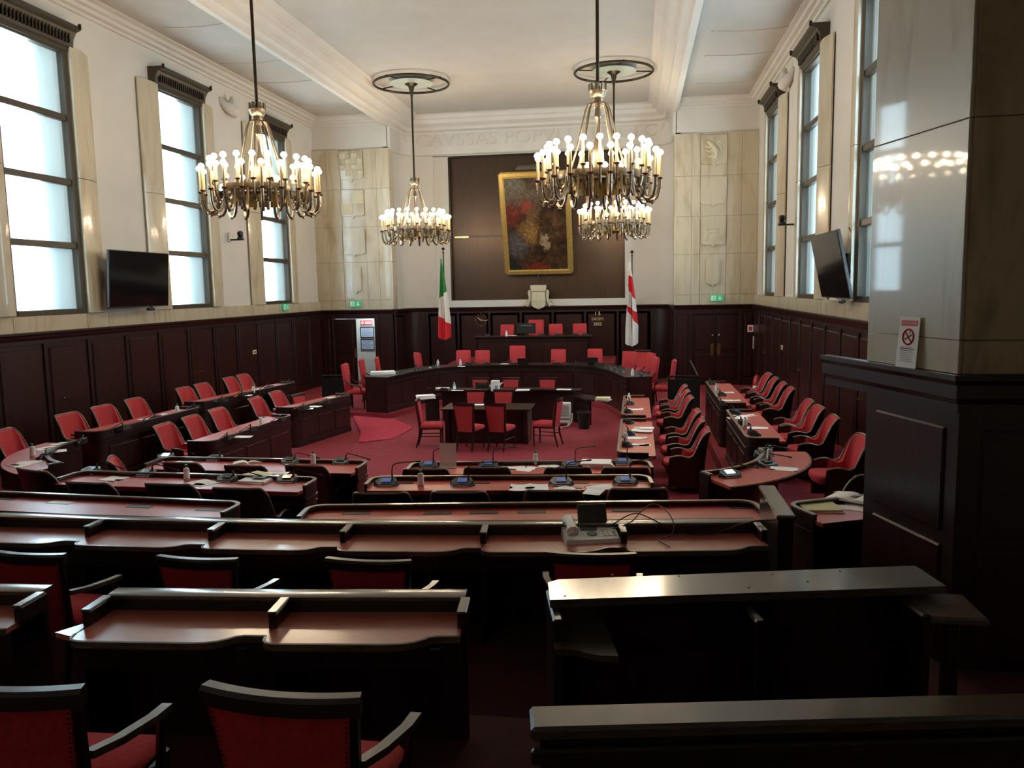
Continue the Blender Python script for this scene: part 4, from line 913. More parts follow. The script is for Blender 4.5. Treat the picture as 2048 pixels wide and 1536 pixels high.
# bench with the broad polished cap
q = [at(1098, 1158, 1.74), at(1100, 1200, 1.74), at(1893, 1172, 1.74), at(1830, 1131, 1.74)]
o = q[1]; wbn = thing('broad_capped_bench', 'bench with a broad polished wooden cap plate beside the pillar', 'bench', (o.x, o.y, .70))
pl = [(p.x-o.x, p.y-o.y) for p in q]
pl = [(pl[0][0], pl[0][1]-.05), pl[1], pl[2], pl[3], (pl[0][0]+.05, pl[0][1])]
MB().prism(pl, 1.0, 1.04).build('cap_plate', 'ledge_wood', wbn)
sc = MB()
for p in ((1130, 1192), (1225, 1150), (1358, 1152), (1545, 1148), (1498, 1175), (1615, 1163), (1680, 1142)):
    c = at(p[0], p[1], 1.74); sc.lathe([(.007, 1.04), (.005, 1.042), (0, 1.042)], 8, T((c.x-o.x, c.y-o.y, 0)))
sc.build('screw_heads', 'bronze', wbn)
ax = math.atan2(pl[2][1]-pl[1][1], pl[2][0]-pl[1][0]); mt = T((0, 0, 0), ax)
MB().box(.03, 1.8, .06, .10, .2, 1.0, mt).build('upstand', 'dark_wood', wbn)
MB().prism([(.0, -.02), (0, -.22), (.10, -.23), (.14, -.27), (.20, -.30), (.28, -.31), (.28, .06), (0, .06)], .86, .89, mt).build('end_leaf', 'ledge_wood', wbn)
MB().rbox(0, .05, -.15, .25, 0, 1.0, .01, mt).build('end_panel', 'dark_wood', wbn)
for xx in (.95, 1.75): MB().rbox(xx, xx+.05, -.2, .08, 0, .98, .01, mt).build('support', 'dark_wood', wbn)
MB().box(.05, 1.78, .02, .06, 0, .72, mt).build('back_panel', 'mahogany', wbn)
arm = thing('wooden_arm_block', 'dark wooden arm block on a post between the broad capped bench and pillar', 'armrest', (at(1865, 1222, 1.66).x+.06, at(1865, 1222, 1.66).y, .70))
MB().rbox(-.14, .16, -.10, .22, .93, .97, .01).build('arm_plate', 'old_wood', arm); MB().rbox(-.02, .05, -.06, .0, 0, .93, .01).build('post', 'dark_wood', arm)
r0 = at(1062, 1412, 1.86); r1 = at(2100, 1384, 1.86); r2 = at(1062, 1458, 1.86)
rl = thing('gallery_rail', 'heavy dark wooden rail of the gallery in front of the viewer', 'railing', (r2.x, r2.y, .80)); ax = math.atan2(r1.y-r0.y, r1.x-r0.x); mt = T(rz=ax)
MB().rbox(0, 1.9, 0, .15, 1.01, 1.06, .012, mt).build('rail_cap', 'ledge_wood', rl); MB().box(.03, 1.9, .03, .12, 0, 1.01, mt).build('rail_panel', 'mahogany', rl)
MB().rbox(.0, 1.9, -.012, .02, .94, .99, .008, mt).build('moulding', 'dark_wood', rl)
# chairs of the near benches
BC = Proto(bench_chair('bench_chair')); gb = 'studded red chairs of the writing benches'
for px, py, zt, fl_, rz, sc, lb in ((389, 1115, 1.545, .54, -1, 1.0, 'studded red chair beyond the two seat bench, further from the telephone'), (733, 1119, 1.545, .54, 0, 1.0, 'studded red chair beyond the two seat bench, closer to the telephone'),
                              (1184, 1106, 1.545, .54, 3, 1.0, 'studded red chair in front of the telephone'), (48, 1106, 1.56, .54, -3, 1.02, 'studded red chair beside the capped end of the neighbouring bench'),
                              (558, 1382, 1.85, .80, -2, 1.05, 'studded red chair at the two seat writing bench, its back fully in view'), (5, 1372, 1.85, .80, 3, 1.05, 'studded red chair in the gap beside the two seat writing bench')):
    p = at(px, py, zt); a = R(rz); BC.put((p.x-math.sin(a)*.35, p.y+math.cos(a)*.35, fl_), a, lb, gb, sc)

# ================================================================ microphone units
def mic_unit(name, screen, neck):
    t = thing(name, 'mic unit', 'microphone')
    hexa = [(-.125, -.01), (-.085, -.075), (.085, -.075), (.125, -.01), (.085, .065), (-.085, .065)]
    v = [(x, y, 0) for x, y in hexa]+[(x*.86, y*.9, .022 if y < -.05 else .062 if y > 0 else .045) for x, y in hexa]
    MB().add(v, [tuple(range(6))[::-1], tuple(range(6, 12))]+[(i, (i+1) % 6, 6+(i+1) % 6, 6+i) for i in range(6)]).build('base', 'black_plastic', t, 25)
    mt = T((0, -.003, .052), 0, R(17)); MB().rbox(-.045, .045, -.036, .032, -.004, .004, .002, mt).build('screen', screen, t)
    MB().rbox(-.075, .075, -.078, -.066, .004, .012, .002).build('button_bar', 'white_plastic', t)
    MB().tube(neck, [.006]*(len(neck)-1)+[.006], 6).build('gooseneck', 'black_metal', t)
    a = Vector(neck[-1]); d = (a-Vector(neck[-2])).normalized(); MB().tube([a, a+d*.05], .009, 8).build('mic_head', 'black_plastic', t)
    MB().lathe([(.012, .05), (.009, .095), (0, .1)], 8, T((.05, .03, 0))).build('neck_socket', 'old_wood', t)
    return t
up_neck = [(.05, .03, .06), (.05, .03, .13), (.056, .04, .18), (.09, .06, .20), (.17, .10, .20), (.26, .16, .195)]
low_neck = [(.05, .03, .06), (.05, .035, .10), (.07, .05, .115), (.15, .06, .095), (.30, .05, .06)]
MU = {k: Proto(mic_unit('microphone_unit', s, n)) for k, s, n in (('on', 'screen_on', up_neck), ('off', 'screen_off', low_neck), ('lit', 'screen_white', low_neck))}
def mics(kind, deskk, pts, label, group):
    rz, z = deskk
    for k, (px, py) in enumerate(pts):
        p = at(px, py, z+.03); MU[kind].put((p.x, p.y, z), rz+random.uniform(-.12, .12), label.replace('{o}', ORD[k]), group, 1.2)
D = DESKS
mics('on', D['C1'], ((857, 930), (977, 929), (1142, 929), (1245, 924)), '{o} blue screened microphone unit from the aisle on the translucent sheet desk', 'microphones of the translucent sheet desk')
mics('on', D['C2'], ((773, 965), (925, 965), (1122, 964), (1250, 962)), '{o} blue screened microphone unit from the aisle, before the long empty desk', 'microphones before the empty desk')
mics('off', D['L1'], ((430, 917), (580, 922), (682, 923)), '{o} dark microphone unit after the glowing one on the desk across the aisle', 'microphones across the aisle')
mics('lit', D['L1'], ((332, 913),), 'microphone unit with glowing white screen on the front desk across the aisle', 'microphones across the aisle')
mics('off', D['L2'], ((182, 942), (293, 947), (455, 957), (575, 958)), '{o} dark microphone unit from the curved desk on the yellow folder desk', 'microphones of the yellow folder desk')
mics('off', D['R1a'], ((1259, 843), (1260, 866), (1254, 888)), '{o} microphone unit from the horseshoe on the inner desk beside the four seat desks', 'microphones of the inner extinguisher side')
mics('off', D['R1b'], ((1261, 806), (1257, 822)), '{o} microphone unit from the horseshoe on the inner desk next to it', 'microphones of the inner extinguisher side')
mics('off', D['R2a'], ((1472, 824), (1488, 845), (1508, 866)), '{o} microphone unit, counted towards the pillar, on the outer desk beside the curved desk', 'microphones of the outer extinguisher side')
mics('off', D['R2b'], ((1424, 766), (1444, 788), (1446, 806)), '{o} microphone unit from the double door on the outer desk next to it', 'microphones of the outer extinguisher side')
ZC = (R(30), TZ+.805)
mics('lit', ZC, ((1459, 948),), 'microphone unit with glowing white screen on the curved desk by the pillar', 'microphones of the curved desks')
mics('off', ZC, ((1534, 927), (1527, 908)), '{o} dark microphone unit from the pillar on the curved desk with the glowing screen', 'microphones of the curved desks')
mics('off', (R(-60), TZ+.805), ((88, 912), (162, 882)), '{o} microphone unit on the curved desk across the hall, counted towards the television', 'microphones of the curved desks')
mics('off', D['A2'], ((454, 875), (502, 858), (561, 839)), '{o} microphone unit from the four seat desks on the inner television side desk', 'microphones of the inner television side')
mics('off', D['A3'], ((608, 816), (653, 804), (691, 791)), '{o} microphone unit on the inner desk next to the ramp, counted towards it', 'microphones of the inner television side')
mics('off', D['B2'], ((247, 855), (310, 836), (389, 815)), '{o} microphone unit from the curved desk on the outer television side desk', 'microphones of the outer television side')
mics('off', D['B3'], ((445, 801), (484, 789), (538, 775), (579, 765)), '{o} microphone unit, counted towards the open door, on the outer desk nearest it', 'microphones of the outer television side')
HZ = PZ+.93
mics('off', (R(-70), HZ), ((802, 746), (838, 738), (868, 733)), '{o} microphone unit from the paper pile on the horseshoe wing by the open door', 'microphones of the horseshoe bench')
mics('off', (R(180), HZ), ((938, 728), (975, 728), (1028, 728), (1114, 728), (1156, 727), (1198, 728)), '{o} microphone unit of the horseshoe middle, counted from the green white red flag', 'microphones of the horseshoe bench')
mics('off', (R(70), HZ), ((1217, 734), (1229, 738), (1241, 742), (1282, 750)), '{o} microphone unit of the horseshoe wing by the double door, counted from the middle', 'microphones of the horseshoe bench')
for k, px in enumerate((975, 1084, 1117, 1150, 1172)): MU['off'].put((aty(px, 672, 26.25).x, 26.25, PZ+1.59), R(180), ORD[k]+' microphone unit on the high bench counted from the clock', 'microphones of the high bench')
mics('off', (R(180), .78), ((889, 779),), 'microphone unit on the clerks crescent desk', 'microphones of the clerks desk')

# ================================================================ flush plates in the empty desks
def plate(key, px, py, m, w2=.135, l2=.05):
    d = DOBJ[key]; z = DESKS[key][1]; p = at(px, py, z); rz = d.rotation_euler.z; v = p-d.location
    lx = v.x*math.cos(rz)+v.y*math.sin(rz); ly = -v.x*math.sin(rz)+v.y*math.cos(rz)
    MB().rbox(lx-w2, lx+w2, ly-l2, ly+l2, v.z-.004, v.z+.004, .002).build('cover_plate', m, d)
for kk, pts in (('C2', ((810, 966), (962, 966), (1160, 966), (1288, 962))), ('C1', ((890, 931), (1010, 931))), ('L2', ((205, 948), (322, 954), (482, 961))), ('L1', ((358, 918), (455, 921), (606, 926)))):
    for px, py in pts: plate(kk, px, py, 'black_plastic', .10, .04)
for px, py, m in ((713, 1026, 'black_plastic'), (876, 1026, 'black_plastic'), (968, 1025, 'black_plastic'), (1063, 1024, 'old_wood'), (1252, 1021, 'black_plastic'), (1487, 1015, 'black_plastic')): plate('C3', px, py, m)
for px, py, m in ((122, 1005, 'white_plastic'), (280, 1013, 'black_plastic'), (420, 1019, 'black_plastic'), (8, 997, 'black_plastic')): plate('L3', px, py, m)

# ================================================================ bottles
def bottle_mesh(cap, body='bottle_plastic'):
    t = thing('sanitizer_bottle', 'bottle', 'bottle')
    MB().lathe([(.033, 0), (.036, .006), (.036, .125), (.030, .145), (.014, .155), (.014, .165)], 14).build('body', body, t)
    MB().lathe([(.018, .162), (.018, .188), (.012, .192), (0, .192)], 12).build('cap', cap, t)
    MB().lathe([(.0367, .025), (.0367, .11)], 14).build('label_wrap', 'sign_white', t)
    return t
BG = Proto(bottle_mesh('cap_green')); BW = Proto(bottle_mesh('cap_white')); BB = Proto(bottle_mesh('cap_white', 'gel_blue'))
gbt = 'sanitizer bottles standing on the desks'
for pr, px, py, z, lb in ((BG, 627, 929, D['L1'][1], 'white bottle with green cap on the front desk across the aisle'), (BG, 374, 960, D['L2'][1], 'white bottle with green cap on the desk of the yellow folder'),
                          (BG, 842, 972, D['C2'][1], 'white bottle with green cap on the desk before the long empty desk'), (BG, 1071, 929, D['C1'][1], 'white bottle with green cap on the desk of the translucent sheet'),
                          (BG, 1539, 921, TZ+.805, 'white bottle with green cap on the curved desk by the pillar'), (BG, 66, 914, TZ+.805, 'white bottle with green cap on the curved desk across the hall'),
                          (BG, 355, 828, D['B2'][1], 'bottle on the outer television side desk near the curved desk'), (BG, 507, 786, D['B3'][1], 'bottle on the outer desk near the open door'),
                          (BG, 522, 850, D['A2'][1], 'bottle on the inner television side desk near the four seat desks'), (BW, 1433, 785, D['R2b'][1], 'white bottle on the outer desk next to the double door'),
                          (BW, 1490, 858, D['R2a'][1], 'white bottle on the outer desk next to the curved desk by the pillar'), (BW, 1258, 804, D['R1b'][1], 'white bottle on the inner desk near the horseshoe bench'),
                          (BW, 1251, 884, D['R1a'][1], 'white bottle on the inner desk nearest the four seat desks'), (BW, 921, 731, HZ, 'white bottle on the straight middle of the horseshoe bench'),
                          (BW, 876, 732, HZ, 'white bottle on the horseshoe bend below the green white red flag'), (BW, 1265, 752, HZ, 'white bottle on the horseshoe wing by the double door'),
                          (BW, 1013, 673, PZ+1.59, 'white bottle on the high presidents bench'), (BB, 909, 780, .78, 'bottle of blue gel on the clerks crescent desk')):
    p = at(px, py, z); pr.put((p.x, p.y, z), 0, lb, gbt)

# ================================================================ papers
def sheet(px, py, z, rz, label, w_=.21, l_=.297, kind='sheet', m='paper', group='papers lying on the desks', th=.004):
    p = at(px, py, z); t = None
    if kind == 'sheet':
        k = 6; P = [[(-w_/2+w_*j/k, -l_/2+l_*i/k, th+.012*math.sin(i*1.1+px)*(.5+.5*math.sin(j*.9+py))**2) for j in range(k+1)] for i in range(k+1)]
        mb = MB().grid(P).grid([[(a, b, 0) for a, b, c in r] for r in P], flip=True)
        for ed in (0, -1):
            mb.grid([[(a, b, 0) for a, b, c in P[ed]], P[ed]], flip=(ed == -1)); mb.grid([[(r[ed][0], r[ed][1], 0) for r in P], [r[ed] for r in P]], flip=(ed == 0))
        t = mb.build('paper_sheet', m, None, 60, p, rz); tag(t, label, 'paper', group)
    elif kind == 'open':
        t = thing('open_booklet', label, 'booklet', p, rz, group)
        for s in (-1, 1):
            k = 6; P = [[(s*w_*j/k, -l_/2+l_*i, .004+.028*math.sin(math.pi*(j/k)**.7)*(1-.3*j/k)) for j in range(k+1)] for i in (0, 1)]
            mb = MB().grid(P, flip=s < 0).grid([[(a, b, 0) for a, b, c in r] for r in P], flip=s > 0); mb.grid([[(a, b, 0) for a, b, c in P[0]], P[0]], flip=s < 0); mb.grid([[(a, b, 0) for a, b, c in P[1]], P[1]], flip=s > 0)
            mb.build('page', m, t, 60)
    else:
        t = thing('paper_stack', label, 'papers', p, rz, group); z0 = 0
        for k in range(kind):
            a = random.uniform(-.12, .12); h = random.uniform(.008, .02)
            MB().box(-w_/2, w_/2, -l_/2, l_/2, z0, z0+h, T((random.uniform(-.02, .02), random.uniform(-.02, .02), 0), a)).build('sheaf', m if k % 3 else 'paper', t); z0 += h
    return t
a6 = R(6); c1, c2, l1_, l2_ = D['C1'][1], D['C2'][1], D['L1'][1], D['L2'][1]
sheet(1028, 936, c1, R(10), 'loose sheets beside the bottle on the translucent sheet desk', .3, .21); sheet(1055, 938, c1, R(-20), 'slanted sheet before the bottle on the translucent sheet desk')
sheet(1098, 932, c1, R(70), 'sheet next to the thick paper pile on the translucent sheet desk', .26, .26)
sheet(1194, 932, c1, R(5), 'thick pile of papers on the translucent sheet desk', .40, .30, 5)
sheet(1038, 976, c2, R(3), 'paired sheets on the desk before the long empty desk', .21, .29); sheet(1076, 975, c2, R(8), 'wide sheet beside the paired sheets before the empty desk', .23, .27)
sheet(1198, 975, c2, R(20), 'tilted sheet near the last chair before the empty desk', .3, .22); sheet(1187, 984, c2+.012, R(-12), 'sheet hanging towards the chair before the empty desk', .2, .24); sheet(1135, 977, c2, R(80), 'narrow sheet between two microphones before the empty desk', .12, .3)
sheet(370, 926, l1_, R(-35), 'crumpled sheets beside the glowing screen across the aisle', .34, .24); sheet(496, 924, l1_, R(25), 'open booklet on the front desk across the aisle', .2, .26, 'open'); sheet(605, 938, l1_, R(4), 'half hidden sheet behind a chair across the aisle', .3, .14)
sheet(228, 958, l2_, R(-18), 'flat sheet between two microphones on the yellow folder desk', .3, .22); sheet(405, 966, l2_, R(-30), 'curled sheet next to the bottle on the yellow folder desk', .33, .26)
sheet(518, 952, l2_, R(-20), 'yellow folder lying above the open book', .34, .24, 2, 'paper_yellow')
bk = sheet(513, 963, l2_+.0, R(-8), 'thick printed book with a grey picture on its cover', .34, .26, 2, 'paper')
MB().box(-.06, .11, -.03, .09, .05, .053).build('cover_picture', 'ink_grey', bk)
sheet(552, 947, l2_, R(5), 'loose sheet behind the yellow folder', .3, .16)
for px, py, k, rz, w2 in ((1288, 856, 'R1a', 85, .28), (1283, 862, 'R1a', 80, .3), (1273, 876, 'R1a', 92, .28), (1279, 890, 'R1a', 100, .28), (1270, 819, 'R1b', 90, .26), (1490, 832, 'R2a', 100, .3), (1475, 836, 'R2a', 92, .28), (1512, 856, 'R2a', 90, .3), (1450, 785, 'R2b', 90, .3), (1462, 801, 'R2b', 90, .3)):
    lbl = {'R1a': 'white sheets strewn on the inner desk of the extinguisher side', 'R1b': 'white sheet on the inner desk near the horseshoe bench', 'R2a': 'white sheet on the outer desk next to the curved desk', 'R2b': 'white sheet on the outer desk next to the double door'}[k]
    sheet(px, py, D[k][1]+(.02 if (px, py) == (1283, 862) else 0), R(rz-90), lbl, w2+.06, .2)
for px, py, k, rz in ((232, 858, 'B2', 0), (334, 830, 'B2', 10), (295, 839, 'B2', -20), (524, 778, 'B3', 5), (552, 773, 'B3', 0), (490, 791, 'B3', 10), (438, 802, 'B3', 0), (486, 874, 'A2', 10), (628, 813, 'A3', -5), (612, 818, 'A3', 20)):
    lbl = {'B2': 'white sheet on the outer television side desk near the curved desk', 'B3': 'white sheet on the outer desk near the open door', 'A2': 'white sheet on the inner television side desk near the four seat desks', 'A3': 'white sheet on the inner desk next to the ramp'}[k]
    sheet(px, py, D[k][1], R(rz), lbl, .3, .2)
sheet(666, 797, D['A3'][1], R(20), 'small pile of papers on the inner desk next to the ramp', .3, .22, 3)
sheet(1568, 938, TZ+.805, R(-15), 'white sheet on the curved desk by the pillar', .32, .22)
for px, py, rz in ((60, 925, 30), (40, 930, -20), (110, 903, 40), (125, 887, 30), (95, 897, 60)): sheet(px, py, TZ+.805, R(rz), 'white sheet on the curved desk across the hall', .3, .22)
sheet(766, 749, HZ, R(15), 'big white pile of papers on the horseshoe wing by the open door', .62, .34, 5); sheet(923, 733, HZ, 0, 'white card on the middle of the horseshoe bench', .22, .12); sheet(1009, 728, HZ, 0, 'second white card on the middle of the horseshoe bench', .22, .14)
sheet(865, 735, HZ, 0, 'crumpled white paper on the horseshoe bend', .2, .14); sheet(1024, 671, PZ+1.59, 0, 'white papers on the high presidents bench', .3, .2)
sheet(978, 809, .76, R(8), 'long white papers on the small table', .75, .2); sheet(1045, 781, .78, R(10), 'papers near the middle of the clerks desk', .32, .2, 2); sheet(1128, 779, .78, R(-5), 'papers on the clerks desk towards the bin', .35, .24); sheet(885, 776, .78, R(10), 'papers beside the blue gel bottle', .35, .22)
sheet(915, 781, .78, 0, 'small card beside the blue gel bottle', .3, .15)
sheet(851, 797, .64, R(20), 'heap of old papers on the clerks wing towards the ramp', .42, .3, 5); sheet(1207, 801, .64, R(-10), 'heap of newspapers on the clerks wing towards the double door', .32, .3, 5, 'paper_yellow')
sheet(1640, 1018, D['R3'][1], R(5), 'yellow printed sheets on the short desk by the divider', .34, .3, 2, 'paper_yellow'); sheet(1690, 1012, D['R3'][1], R(-25), 'white sheets on the short desk by the pillar', .4, .26); sheet(1712, 998, D['R3'][1]+.03, R(-35), 'open papers leaning at the pillar on the short desk', .24, .3, 'open')

# ================================================================ other things on the desks
p = at(896, 936, c1); ps = thing('standing_sheet', 'translucent sheet standing upright on the four seat desk', 'screen', (p.x, p.y, c1), R(4))
MB().box(-.115, .115, -.003, .003, .0, .34, T(rx=R(-6))).build('pane', 'clear_glass', ps); MB().rbox(-.12, .12, -.03, .04, 0, .012, .003).build('foot', 'clear_glass', ps)
def monitor(px, py, z, w_, h_, rz, label, laptop=False):
    p = at(px, py, z); t = thing('laptop' if laptop else 'monitor', label, 'laptop' if laptop else 'monitor', (p.x, p.y, z), rz)
    if laptop:
        MB().rbox(-w_/2, w_/2, -.12, .12, 0, .02, .004).build('keyboard', 'black_plastic', t); MB().rbox(-w_/2, w_/2, -.008, .008, 0, h_, .004, T((0, .12, .01), 0, R(-15))).build('lid', 'black_plastic', t)
    else:
        MB().rbox(-w_/2, w_/2, -.02, .02, .06, .06+h_, .008).build('display', 'black_plastic', t); MB().rbox(-.1, .1, -.08, .08, 0, .012, .004).build('foot', 'black_plastic', t); MB().box(-.03, .03, .0, .03, .01, .1).build('stand', 'black_plastic', t)
        MB().box(-w_*.3, w_*.3, -.024, -.02, .06+h_*.74, .06+h_*.8).build('status_strip', 'ink_grey', t)
    return t
monitor(1053, 670.4, PZ+1.59, .62, .34, 0, 'dark monitor on the high presidents bench'); monitor(1047, 729, HZ, .3, .2, R(180), 'dark laptop on the middle of the horseshoe bench', True); monitor(1186, 728, HZ, .3, .2, R(180), 'dark laptop on the horseshoe bench towards the double door', True)
monitor(820, 744, HZ, .34, .2, R(-70), 'dark laptop on the horseshoe wing by the open door', True); monitor(965, 782, .78, .34, .15, 0, 'low dark monitor on the clerks desk')
monitor(1018, 780, .78, .36, .03, R(180), 'closed black laptop near the middle of the clerks desk', True); monitor(1078, 780, .78, .36, .03, R(180), 'closed black laptop on the clerks desk towards the bin', True)
p = at(991, 782, .78); bx = thing('tissue_box', 'pale blue and white box of tissues on the clerks desk', 'box', (p.x, p.y, .78)); MB().rbox(-.1, .1, -.08, .08, 0, .26, .01).build('carton', 'sign_white', bx); MB().box(-.0, .07, -.083, -.079, .06, .14).build('emblem', 'gel_blue', bx)
MB().add([(-.11, 0, .1), (-.19, 0, .12), (-.11, 0, .17), (-.11, -.02, .13)], [(0, 1, 2), (0, 3, 1), (1, 3, 2)]).add([(.11, 0, .12), (.2, 0, .22), (.12, 0, .2), (.11, -.02, .16)], [(0, 1, 2), (0, 3, 1), (1, 3, 2)]).build('tissue', 'paper', bx)
p = at(466, 795, D['B3'][1]); sn = thing('snack_packet', 'small orange and red packets on the outer desk near the open door', 'packet', p); MB().rbox(-.08, .08, -.03, .03, 0, .04, .012, T(rz=.5)).build('packet', 'sign_red', sn); MB().rbox(.02, .12, -.02, .04, 0, .05, .012, T(rz=1.2)).build('wrapper', 'brass', sn)
# telephone
ph = thing('telephone', 'grey office telephone with tilted dark display on the long writing bench', 'telephone', at(1182, 1076, 1.30), R(14)); ph.scale = (1.3, 1.3, 1.3)
v = [(-.17, -.11, 0), (.16, -.11, 0), (.16, .11, 0), (-.17, .11, 0), (-.165, -.105, .025), (.155, -.105, .025), (.155, .105, .06), (-.165, .105, .06)]
MB().add(v, [(0, 3, 2, 1), (4, 5, 6, 7), (0, 1, 5, 4), (1, 2, 6, 5), (2, 3, 7, 6), (3, 0, 4, 7)]).build('body', 'phone_grey', ph, 20)
MB().rbox(-.06, .12, -.012, .012, 0, .125, .006, T((0, .10, .055), 0, R(-22))).build('display', 'phone_dark', ph)
MB().tube([(-.125, -.10, .055), (-.125, -.085, .075), (-.125, -.04, .09), (-.125, .03, .098), (-.125, .075, .092), (-.125, .10, .075)], [.030, .038, .028, .028, .038, .030], 10).build('handset', 'phone_grey', ph)
kb = MB(); tl = T((0, 0, .043), 0, R(9.5))
for i in range(4):
    for j in range(3): kb.rbox(.065+.028*j, .085+.028*j, -.07+.026*i, -.053+.026*i, -.0, .006, .002, tl)
kb.build('keypad', 'white_plastic', ph); MB().lathe([(.032, -.002), (.030, .006), (0, .006)], 18, tl @ T((-.0, -.035, 0))).build('dial_ring', 'ink_grey', ph); MB().box(-.06, .04, .01, .05, 0, .004, tl).build('label_strip', 'ink', ph)
def cord(pts, r, m, name, label, smooth=3):
    P = [Vector(p) for p in pts]
    for _ in range(smooth):
        Q = [P[0]]
        for a, b in zip(P[:-1], P[1:]): Q += [a*.75+b*.25, a*.25+b*.75]
        P = Q+[P[-1]]
    return tag(MB().tube(P, r, 6).build(name, m), label, 'cable')
base = at(1225, 1060, 1.37)
cord([(base.x, base.y+.05, 1.40), (base.x+.15, base.y+.12, 1.48), at(1290, 1030, 1.50), at(1355, 1066, 1.36), at(1420, 1072, 1.312), at(1500, 1041, 1.42), at(1560, 1040, 1.42)], .005, 'black_plastic', 'telephone_cable', 'black cable running from the telephone towards the divider')
cord([(base.x-.0, base.y+.03, 1.37), at(1262, 1047, 1.41), at(1285, 1018, 1.47), at(1310, 1004, 1.50), at(1345, 1030, 1.46), at(1350, 1072, 1.34), at(1310, 1078, 1.312), at(1340, 1094, 1.312)], .005, 'black_plastic', 'telephone_cable', 'black cable looping up beside the telephone')

# ================================================================ arena floor things
rp_ = [at(px, py, 0) for px, py in ((707, 841), (791, 848), (826, 857), (787, 878), (717, 886), (722, 868))]
zr = [.125, .125, .02, .015, .015, .06]; n = 6
rm = tag(MB().add([(p.x, p.y, 0.002) for p in rp_]+[(p.x, p.y, z) for p, z in zip(rp_, zr)], [tuple(range(n))[::-1], tuple(range(n, 2*n))]+[(i, (i+1) % n, n+(i+1) % n, n+i) for i in range(n)]).build('carpeted_ramp', 'ramp_carpet', None, 0), 'pinkish red carpeted ramp leading up to the horseshoe platform', 'ramp')
ht = thing('heater', 'white portable heater with a grille below the clerks desk', 'heater', (-1.72, 18.85, 0), R(-6))
MB().rbox(-.19, .19, -.07, .07, .06, .56, .02).build('casing', 'white_plastic', ht)
gr = MB()
for k in range(9): gr.box(-.155, .155, -.078, -.068, .24+k*.03, .252+k*.03)
gr.build('grille', 'ink_grey', ht); MB().box(-.17, .17, -.076, -.068, .16, .185).build('outlet_slot', 'black_plastic', ht)
for s in (-1, 1): MB().rbox(s*.14-.02, s*.14+.02, -.09, .09, 0, .07, .008).build('foot', 'white_plastic', ht)
cord([(-1.5, 18.86, .3), (-1.5, 18.75, .1), (-1.6, 18.6, .012), (-2.0, 18.45, .012), (-2.3, 18.6, .012)], .012, 'white_plastic', 'heater_cable', 'white cable trailing from the portable heater')
p = at(1160, 852, 0); wbi = thing('waste_bin', 'black tapered waste bin beside the white heater', 'bin', (p.x+.12, p.y-.35, 0))
MB().lathe([(.12, 0), (.165, .38), (.17, .385), (.17, .395), (.158, .395), (.115, .012), (0, .012)], 20).build('bucket', 'black_plastic', wbi); MB().tube([(.168*math.cos(a*math.pi/10), .168*math.sin(a*math.pi/10), .39) for a in range(20)], .008, 6, closed=True).build('rolled_rim', 'black_plastic', wbi)
def barrier(x0, x1, y, label, slope=False):
    t = thing('barrier_rail', label, 'railing', ((x0+x1)/2, y, PZ)); L = (x1-x0)/2
    MB().rbox(-L, L, -.02, .02, .86, .90, .008).build('top_rail', 'black_metal', t); MB().box(-L, L, -.008, .008, .06, .80).build('infill', 'black_metal', t)
    for s in (-1, 1): MB().rbox(s*L-.02, s*L+.02, -.02, .02, 0, .88, .006).build('post', 'black_metal', t)
    if slope: MB().tube([(L-.03, .03, .88), (L-.12, 1.4, 1.12), (L-.12, 1.6, 1.12)], .022, 8).tube([(L-.12, 1.6, 1.12), (L-.12, 1.6, 0)], .02, 8).build('handrail', 'black_metal', t)
barrier(-8.45, -7.62, 20.75, 'black barrier rail at the horseshoe wing by the open door'); barrier(.80, 1.55, 20.45, 'black barrier rail with a sloping handrail by the double door', True)
ex = thing('fire_extinguisher', 'red fire extinguisher standing in the corner by the double door', 'extinguisher', (3.25, 23.6, 0))
MB().lathe([(.09, 0), (.095, .02), (.095, .50), (.06, .58), (.03, .60), (.03, .64)], 18).build('cylinder', 'extinguisher_red', ex); MB().lathe([(.0957, .14), (.0957, .38)], 18).build('label_wrap', 'paper', ex)
MB().rbox(-.02, .02, -.10, .06, .64, .67, .006).rbox(-.015, .015, -.12, .05, .69, .71, .004).build('handle', 'black_metal', ex); MB().tube([(.03, 0, .64), (.10, 0, .60), (.125, 0, .45), (.12, 0, .2)], .012, 6).build('hose', 'black_plastic', ex)
for c in ex.children: c.location.z = 0
ex.location = (3.3, 22.9, 0.0); ex.scale = (1.25, 1.25, 1.25)

# ================================================================ end wall: painting, crest, flags, clock, date
PY0, PY1 = 28.72, 27.55
TLp, BLp, BRp, TRp = aty(998, 347, PY1), aty(1008, 550, PY0), aty(1145.5, 548, PY0), aty(1141.5, 337, PY1)
ctr = (TLp+BLp+BRp+TRp)/4; wd = ((TRp-TLp).length+(BRp-BLp).length)/4; hh = ((TLp-BLp).length+(TRp-BRp).length)/4; tilt = math.atan2(PY0-PY1, (TLp.z-BLp.z))
pt = thing('painting', 'large dark framed painting leaning forward over the bronze panel', 'painting', ctr); pt.rotation_euler = (-tilt*-1, 0, 0)
MB().box(-wd+.15, wd-.15, -.02, .03, -hh+.15, hh-.15).build('canvas', 'canvas', pt)
fw_ = .19
def framebar(poly): return MB().prism(poly, -.07, .05, T(rx=R(90)))
MB().rbox(-wd, -wd+fw_, -.07, .06, -hh+.04, hh-.04, .04).rbox(wd-fw_, wd, -.07, .06, -hh+.04, hh-.04, .04).rbox(-wd+.04, wd-.04, -.072, .06, hh-fw_, hh, .04).rbox(-wd+.04, wd-.04, -.072, .06, -hh, -hh+fw_, .04).build('frame', 'gold', pt)
MB().box(-wd+.17, wd-.17, -.05, -.02, hh-.2, hh-.17).build('slip', 'gold', pt)
